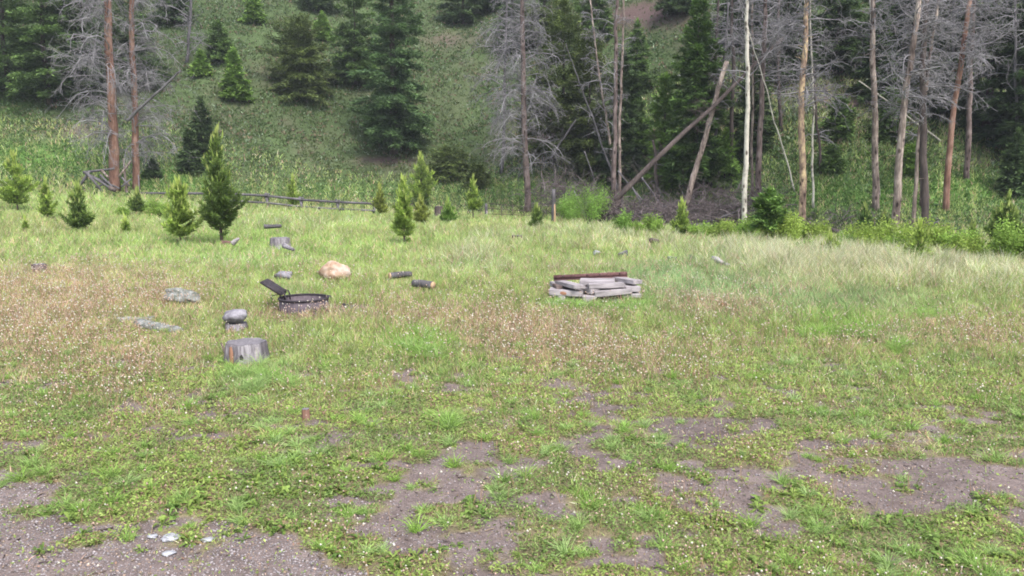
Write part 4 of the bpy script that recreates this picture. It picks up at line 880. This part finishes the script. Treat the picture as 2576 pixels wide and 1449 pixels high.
def patch(name, root, ang, z0, z1, wd_, mat, r, out=1.035):
    n = 7; m_ = 5; A_ = np.linspace(ang-wd_, ang+wd_, n); Z = np.linspace(z0, z1, m_); V = []
    for j, z in enumerate(Z):
        kx = (1.0 if j not in (0, m_-1) else .55)
        for a_ in A_: 
            aa = ang+(a_-ang)*kx; e = 1-((a_-ang)/wd_)**2; V.append((r*(out+.05*e)*math.cos(aa), r*(out+.05*e)*math.sin(aa), z))
    idx = np.arange(n*m_).reshape(m_, n); q = np.stack([idx[:-1, :-1], idx[:-1, 1:], idx[1:, 1:], idx[1:, :-1]], -1).reshape(-1, 4)
    mk(name, V, [q], mat, root, smooth=True)
patch('rotten_streak', st, math.radians(243), -.01, h*.95, .13, M['rot'], r, 1.06)
patch('bare_wood_strip', st, math.radians(316), .03, h*.90, .13, M['plank'], r, 1.05)
V, p = blobrock((r*1.13*math.cos(4.80), r*1.13*math.sin(4.80), h*.5), .018, 3, (1, .5, 1.7)); mk('knot_hole', V, p, M['char'], st)
log('stick', 'short pale stick leaning on the left of the nearest stump', 'stick', pix(572, 905, 8.0), pix(556, 862, 8.05), .014, .010, 'tan', 6)
stump('stump under the flat grey stone, almost hidden in the grass', 595, 832, 56, 20, 'stumpside', flare=1.2)
def rock(label, px, py, wpx, hpx, mat, seed, dz=0, dy=.8, name='rock', Y=None, nse=.25, tilt=0, cut=None, group=None):
    P = G(px, py) if Y is None else pix(px, py, Y); s = 1/ppm(P); r = wpx/2*s; h = hpx*s
    V, p = blobrock((0, 0, 0), 1, seed, (r, r*dy, h*.62), nse, 4, cut)
    o = mk(name, V, p, M[mat], smooth=True); o.location = P+Vector((0, 0, h*.38+dz)); o.rotation_euler = (0, math.radians(tilt), 0)
    return tag(o, label, 'rock', group)
rock('flat smooth grey stone lying on top of a low stump', 592, 806, 64, 30, 'rock', 12, Y=G(595, 832)[1]-.02, nse=.10, tilt=-8)
rock('big pale tan boulder standing in the grass behind the fire ring', 843, 707, 78, 46, 'tanrock', 17, dy=.75, nse=.20, dz=.03, name='boulder')
rock('low grey rock right behind the raised fire grate', 716, 706, 46, 26, 'rock', 21, cut=.5, dz=.03)
rock('small flat grey rock left of the raised fire grate', 540, 716, 26, 8, 'rock', 22)
rock('long lichen covered rock left of the raised grate', 458, 762, 88, 34, 'lichen', 31, dy=.6, tilt=12)
rock('tiny white stone in the grass left of the dark far stump', 1277, 610, 12, 7, 'chalk', 33)
rock('small whitish rock in tall grass between the timber pile and the dark far stump', 1501, 642, 18, 12, 'chalk', 35)
rock('little tan stone lying on bare soil in the foreground centre', 1236, 1070, 18, 12, 'tanrock', 36)
rock('faint pale stone in the blue-green grass right of the timber pile', 1856, 720, 20, 9, 'chalk', 37)
CR = 'pale limestone patches in the gravel'
rock('largest chalky white flat stone in the lower left gravel', 432, 1358, 52, 10, 'chalk', 41, group=CR, dy=.8)
rock('small chalky fragment left of the largest white flat stone', 384, 1352, 26, 8, 'chalk', 44, group=CR)
rock('chalky stone just below the largest white flat stone, nearest the camera', 425, 1398, 34, 9, 'chalk', 42, group=CR)
rock('bluish white flat stone right of the largest white flat stone', 524, 1360, 34, 7, 'chalk', 43, group=CR)
# logs and other stumps
log('half_buried_log', 'upper of the two grey split logs on the left, lying flat in the grass', 'log', pix(294, 806, 10.05), pix(388, 806, 10.1), .05, .055, 'lichen', 9, lump=.4)
log('half_buried_log', 'lower and longer grey log end on the left, sloping down right into the grass', 'log', pix(345, 816, 9.75), pix(455, 838, 9.4), .07, .06, 'lichen', 9, lump=.4)
stump('pale grey stump with one root running right, behind the boulder and grate', 705, 626, 48, 28, flare=1.3)
log('root', 'grey root running off to the right of the pale grey stump', 'root', pix(716, 618, 16.9), pix(738, 628, 16.5), .06, .035, 'stumpside', 7)
stump('short brown stump standing in the dry weeds at the far left', 100, 690, 32, 26, 'brown', 'stumptop', 1.05)
stump('small dark stump with a white root in the tall grass, upper centre right', 1300, 612, 26, 20, 'dark')
stump('small dark stump with a pointed side behind the timber pile, right of centre', 1566, 654, 24, 20, 'grey', tilt=.4)
stump('rotten low stump surrounded by weeds right of the pointed one, left of two', 1690, 662, 24, 16, 'grey', flare=1.4)
stump('rotten low stump surrounded by weeds, right of two', 1742, 664, 18, 20, 'grey', tilt=-.4)
stump('dark charred stump behind the small yellow pine in the centre', 1104, 545, 20, 26, 'dark', 'stumptop', 1.5)
log('root', 'silver-white gnarled root piece at the foot of the biggest dark pine', 'root', pix(585, 612, 17.3), pix(602, 600, 17.3), .06, .03, 'plank', 7, lump=.5)
rock('red-brown rotten wood lump at the foot of the biggest dark pine', 570, 622, 40, 16, 'rust', 51, name='rotten_log', dy=.5)
log('old_log', 'bleached white and dark log piece in the pale grass right of the rotten stumps', 'log', pix(1795, 650, 16.4), pix(1832, 668, 15.9), .06, .04, 'plank', 7, lump=.5)
log('old_log', 'dark low log piece in the far grass above the timber pile', 'log', pix(1636, 604, 21.5), pix(1656, 608, 21.3), .07, .06, 'dark', 7)
log('old_log', 'dull grey low log in the far grass above the pale grey stump', 'log', pix(664, 570, 24), pix(708, 568, 24.2), .07, .05, 'grey', 7)
log('cut_log', 'short dark log with orange sawn end on the right of the timber pile', 'log', pix(1818, 767, 11.0), pix(1850, 764, 11.45), .032, .028, 'dark', 8, ends='rot')
lb = log('cut_log', 'low log piece with yellow cut end right of the boulder, upper one', 'log', pix(982, 694, 13.7), pix(1034, 690, 13.9), .06, .05, 'grey', 9, ends='sawn')
log('cut_log', 'low rock-like log with tan right end, right of the boulder, lower one', 'log', pix(1088, 718, 12.5), pix(1040, 713, 12.7), .065, .06, 'grey', 9, ends='sawn')
rock('red-brown rotten log lying among the shrubs behind the small fir', 1910, 590, 46, 26, 'rust', 55, name='rotten_log', dy=.4, tilt=-18)
stump('small dark brown peg of a stump in the foreground grass left of centre', 770, 1056, 20, 28, 'red', 'stumptop', 1.0)
log('stick', 'pale yellow stick on bare soil in the foreground right of centre', 'stick', G(1628, 1118)+Vector((0, 0, .012)), G(1676, 1120)+Vector((0, 0, .012)), .009, .007, 'sawn', 6)
log('stick', 'thin tan stick on the bare soil at the right edge, left one', 'stick', G(2462, 972)+Vector((0, 0, .012)), G(2486, 980)+Vector((0, 0, .012)), .010, .008, 'sawn', 6)
log('stick', 'thin brown stick on the bare soil at the right edge, right one', 'stick', G(2520, 975)+Vector((0, 0, .012)), G(2556, 986)+Vector((0, 0, .012)), .010, .008, 'tan', 6)
log('stick', 'dark bark stick lying on the gravel in the lower left', 'stick', G(246, 1342)+Vector((0, 0, .006)), G(286, 1334)+Vector((0, 0, .006)), .007, .005, 'dark', 6)
# ------------------------------------------------------------------ fire ring
FZ = float(ht(FIRE[0], FIRE[1])); fr = empty('fire_ring', (FIRE[0], FIRE[1], FZ-.005), 'round rusty dark steel fire ring with a grate folded up on its left', 'fire ring')
def lathe(prof, k=56):
    n = len(prof); a = np.arange(k)*2*math.pi/k
    V = np.array([[(r_*math.cos(t_), r_*math.sin(t_), z) for t_ in a] for r_, z in prof]).reshape(-1, 3); idx = np.arange(n*k).reshape(n, k)
    return V, [np.stack([idx[:-1], np.roll(idx[:-1], -1, 1), np.roll(idx[1:], -1, 1), idx[1:]], -1).reshape(-1, 4)]
RR_ = .335
V, p = lathe([(RR_, -.05), (RR_, .165), (RR_-.006, .165), (RR_-.006, -.05)]); mk('ring_wall', V, p, M['ringsteel'], fr, smooth=False)
V, p = lathe([(RR_-.012, .160), (RR_+.012, .160), (RR_+.016, .170), (RR_+.012, .182), (RR_-.012, .182), (RR_-.016, .172), (RR_-.012, .160)]); mk('rim', V, p, M['steel'], fr, smooth=True)
V, p = lathe([(.001, .05), (.16, .045), (.33, .02)], 40); V[:, 2] += (R.random(len(V))-.5)*.012; mk('ash_bed', V, p, M['ash'], fr)
gt = empty('grate', (-RR_+.06, 0, .18), None, None); gt.parent = fr
sl_ = math.radians(33); gd = C(-math.cos(sl_), 0, math.sin(sl_)); L_ = .31; wy = .135
mb = MB(); base = C(.0, 0, .07)
for k in range(15):
    yy = -wy+2*wy*k/14; bars(mb, base+C(0, yy, 0), base+gd*L_+C(0, yy, 0), .0115, 6)
mb.build('grate_bars', M['steel'], gt)
mb = MB(); nrm_ = C(math.sin(sl_), 0, math.cos(sl_))
for f_ in (0, .5, 1): bars(mb, base+gd*L_*f_+C(0, -wy, 0)-nrm_*.02, base+gd*L_*f_+C(0, wy, 0)-nrm_*.02, .016, 6)
for sg in (-1, 1): bars(mb, base+C(0, sg*wy, 0)-nrm_*.012, base+gd*L_+C(0, sg*wy, 0)-nrm_*.012, .020, 6)
mb.build('grate_frame', M['steel'], gt)
for sg in (-1, 1):
    mb = MB(); pts = [C(-.02, sg*.11, -.10), C(-.02, sg*.11, .05), C(.0, sg*.11, .09), C(.035, sg*.11, .075), C(.05, sg*.11, .03), C(.055, sg*.11, -.05)]
    V, p = tubes(np.array(pts)[None], np.full((1, 6), .011), 6, True); mb.add(V, p); mb.build('hinge_bracket', M['steel'], gt)
mb = MB(); pts = [C(-.02, -.1, .06), C(-.09, -.1, .045), C(-.145, -.1, .03), C(-.15, -.1, .01), C(-.125, -.1, -.02), C(-.09, -.1, -.045)]
V, p = tubes(np.array(pts)[None], np.full((1, 6), .006), 6, True); mb.add(V, p); mb.build('handle', M['steel'], gt)
for k, (px, py, w_, h_, lb) in enumerate([(826, 754, 18, 12, 'black charred lump at the right rim of the fire ring'), (868, 773, 20, 11, 'charred chunk lying on ash right of the fire ring'), (818, 786, 12, 13, 'small dark stone in front of the right side of the fire ring')]):
    rock(lb, px, py, w_, h_, 'char', 60+k, name='charred_wood')
# ------------------------------------------------------------------ pile of grey timbers
def board(label, cx, cy, cz, L, Wd, T, yaw=0, pitch=0, roll=0, mat='plank', name='timber', spot=False, cat='timber', group='grey timbers in the pile'):
    nx, ny = 9, 5; import bmesh
    bm = bmesh.new(); bmesh.ops.create_cube(bm, size=1); 
    for v in bm.verts: v.co = Vector((v.co.x*L, v.co.y*Wd, v.co.z*T))
    bmesh.ops.subdivide_edges(bm, edges=[e for e in bm.edges if e.calc_length() > .1], cuts=5, use_grid_fill=True)
    bmesh.ops.bevel(bm, geom=[e for e in bm.edges if len(e.link_faces) == 2 and e.calc_face_angle(0) > .5], offset=.007, segments=2, affect='EDGES')
    for v in bm.verts:
        s = float(vn(v.co.x*9+cx*50, v.co.y*9+v.co.z*20+cy*30, 1., 8))-.5; v.co += Vector((s*.010, s*.008, s*.007))
    me = bpy.data.meshes.new(name); bm.to_mesh(me); bm.free(); me.materials.append(M[mat]); o = bpy.data.objects.new(name, me); COL.objects.link(o)
    o.location = PILE+Vector((cx, cy, cz)); o.rotation_euler = (math.radians(roll), math.radians(pitch), math.radians(yaw)); tag(o, label, cat, group)
    if spot:
        V, p = blobrock((L*.5*spot[0], -Wd*.5, 0), .034, 4, (1.4, .12, .75), .2, 3); mk('rotten_spot', V, p, M['rot'], o)
    return o
# x right, y away, z up from the ground under the pile's front centre
board('left top grey board resting over the lower left timber', -.375, .24, .268, .56, .20, .058, 118, 0, 3)
board('lower left grey timber with an orange rotten patch at its corner', -.425, .20, .165, .50, .34, .078, -6, 2, 0, spot=(-.15,))
board('dark block wedged under the left top board', -.56, .32, .235, .30, .09, .05, 100, 0, 0, 'brown')
board('upright grey block under the lower left timber', -.50, .12, .06, .10, .2, .13, 0)
board('broad pale top board in the middle, front one', .155, .10, .277, .53, .17, .068, 2, -2, 0)
board('broad pale top board in the middle, behind the front one', .05, .34, .300, .52, .26, .06, -8, -1, 4)
board('middle supporting timber running back under the pale top boards', -.10, .20, .196, .42, .16, .075, 115, 0, 0)
board('long lower timber under the middle, tilted up to the right', .24, .02, .185, .55, .18, .078, 4, -5, 0)
board('short pale block low in the front centre', -.11, -.02, .105, .19, .2, .078, 0)
board('dark bottom timber on the ground below the long lower timber', .26, .12, .10, .58, .2, .06, 3, 0, 0, 'brown')
board('bottom slab on the ground at the centre right', .36, .10, .055, .4, .22, .05, -3)
board('right top grey board pointing back to the left', .50, .34, .315, .46, .19, .062, 125, 0, 2)
board('right lower timber jutting out of the pile on the right', .53, .18, .225, .22, .30, .075, 8)
board('right bottom slab, lowest at the right end of the pile', .52, .16, .13, .28, .32, .06, 3)
board('right support block between the right timbers', .42, .36, .255, .2, .2, .06, 20)
board('left rear support timber under the rusty iron', -.52, .50, .24, .25, .16, .075, 12)
board('hidden rear base timber of the pile', .0, .48, .12, 1.0, .2, .22, 0, 0, 0, 'plank')
ang = empty('angle_iron', PILE+Vector((-.03, .56, .318)), 'long rusty red angle iron lying across the back of the timber pile', 'iron bar')
ang.rotation_euler = (0, math.radians(-3.2), math.radians(-2))
def boxm(name, sx_, sy_, sz_, x, y, z, mat, parent):
    V = np.array([(a, b_, c_) for a in (-.5, .5) for b_ in (-.5, .5) for c_ in (-.5, .5)])*C(sx_, sy_, sz_)+C(x, y, z)
    return mk(name, V, [np.array([(0, 1, 3, 2), (4, 6, 7, 5), (0, 4, 5, 1), (2, 3, 7, 6), (0, 2, 6, 4), (1, 5, 7, 3)])], M[mat], parent)
boxm('upright_flange', 1.13, .008, .070, 0, .04, .038, 'rust', ang); boxm('flat_flange', 1.13, .085, .008, 0, 0, 0, 'rust', ang)
for xx in (-.42, -.05, .15, .45): 
    V, p = tubes(np.array([(xx, .028, .05), (xx, .02, .05)])[None], np.full((1, 2), .012), 8, True); mk('bolt', V, p, M['steel'], ang)

# ------------------------------------------------------------------ thin evening air between the camera and the slope
HD = .0005
hm_ = bpy.data.materials.new('thin_haze'); hm_.use_nodes = True; t = hm_.node_tree; t.nodes.clear()
o_ = t.nodes.new('ShaderNodeOutputMaterial'); pv_ = t.nodes.new('ShaderNodeVolumePrincipled'); pv_.inputs['Density'].default_value = HD; pv_.inputs['Color'].default_value = (.80, .84, .92, 1)
t.links.new(pv_.outputs[0], o_.inputs['Volume'])
V = np.array([(x_, y_, z_) for x_ in (-260, 260) for y_ in (-75, 245) for z_ in (-6, 150)], float)
hz = mk('haze', V, [np.array([(0, 1, 3, 2), (4, 6, 7, 5), (0, 4, 5, 1), (2, 3, 7, 6), (0, 2, 6, 4), (1, 5, 7, 3)])], hm_)
tag(hz, 'thin pale haze in the air in front of the forest slope', 'haze', kind='stuff')
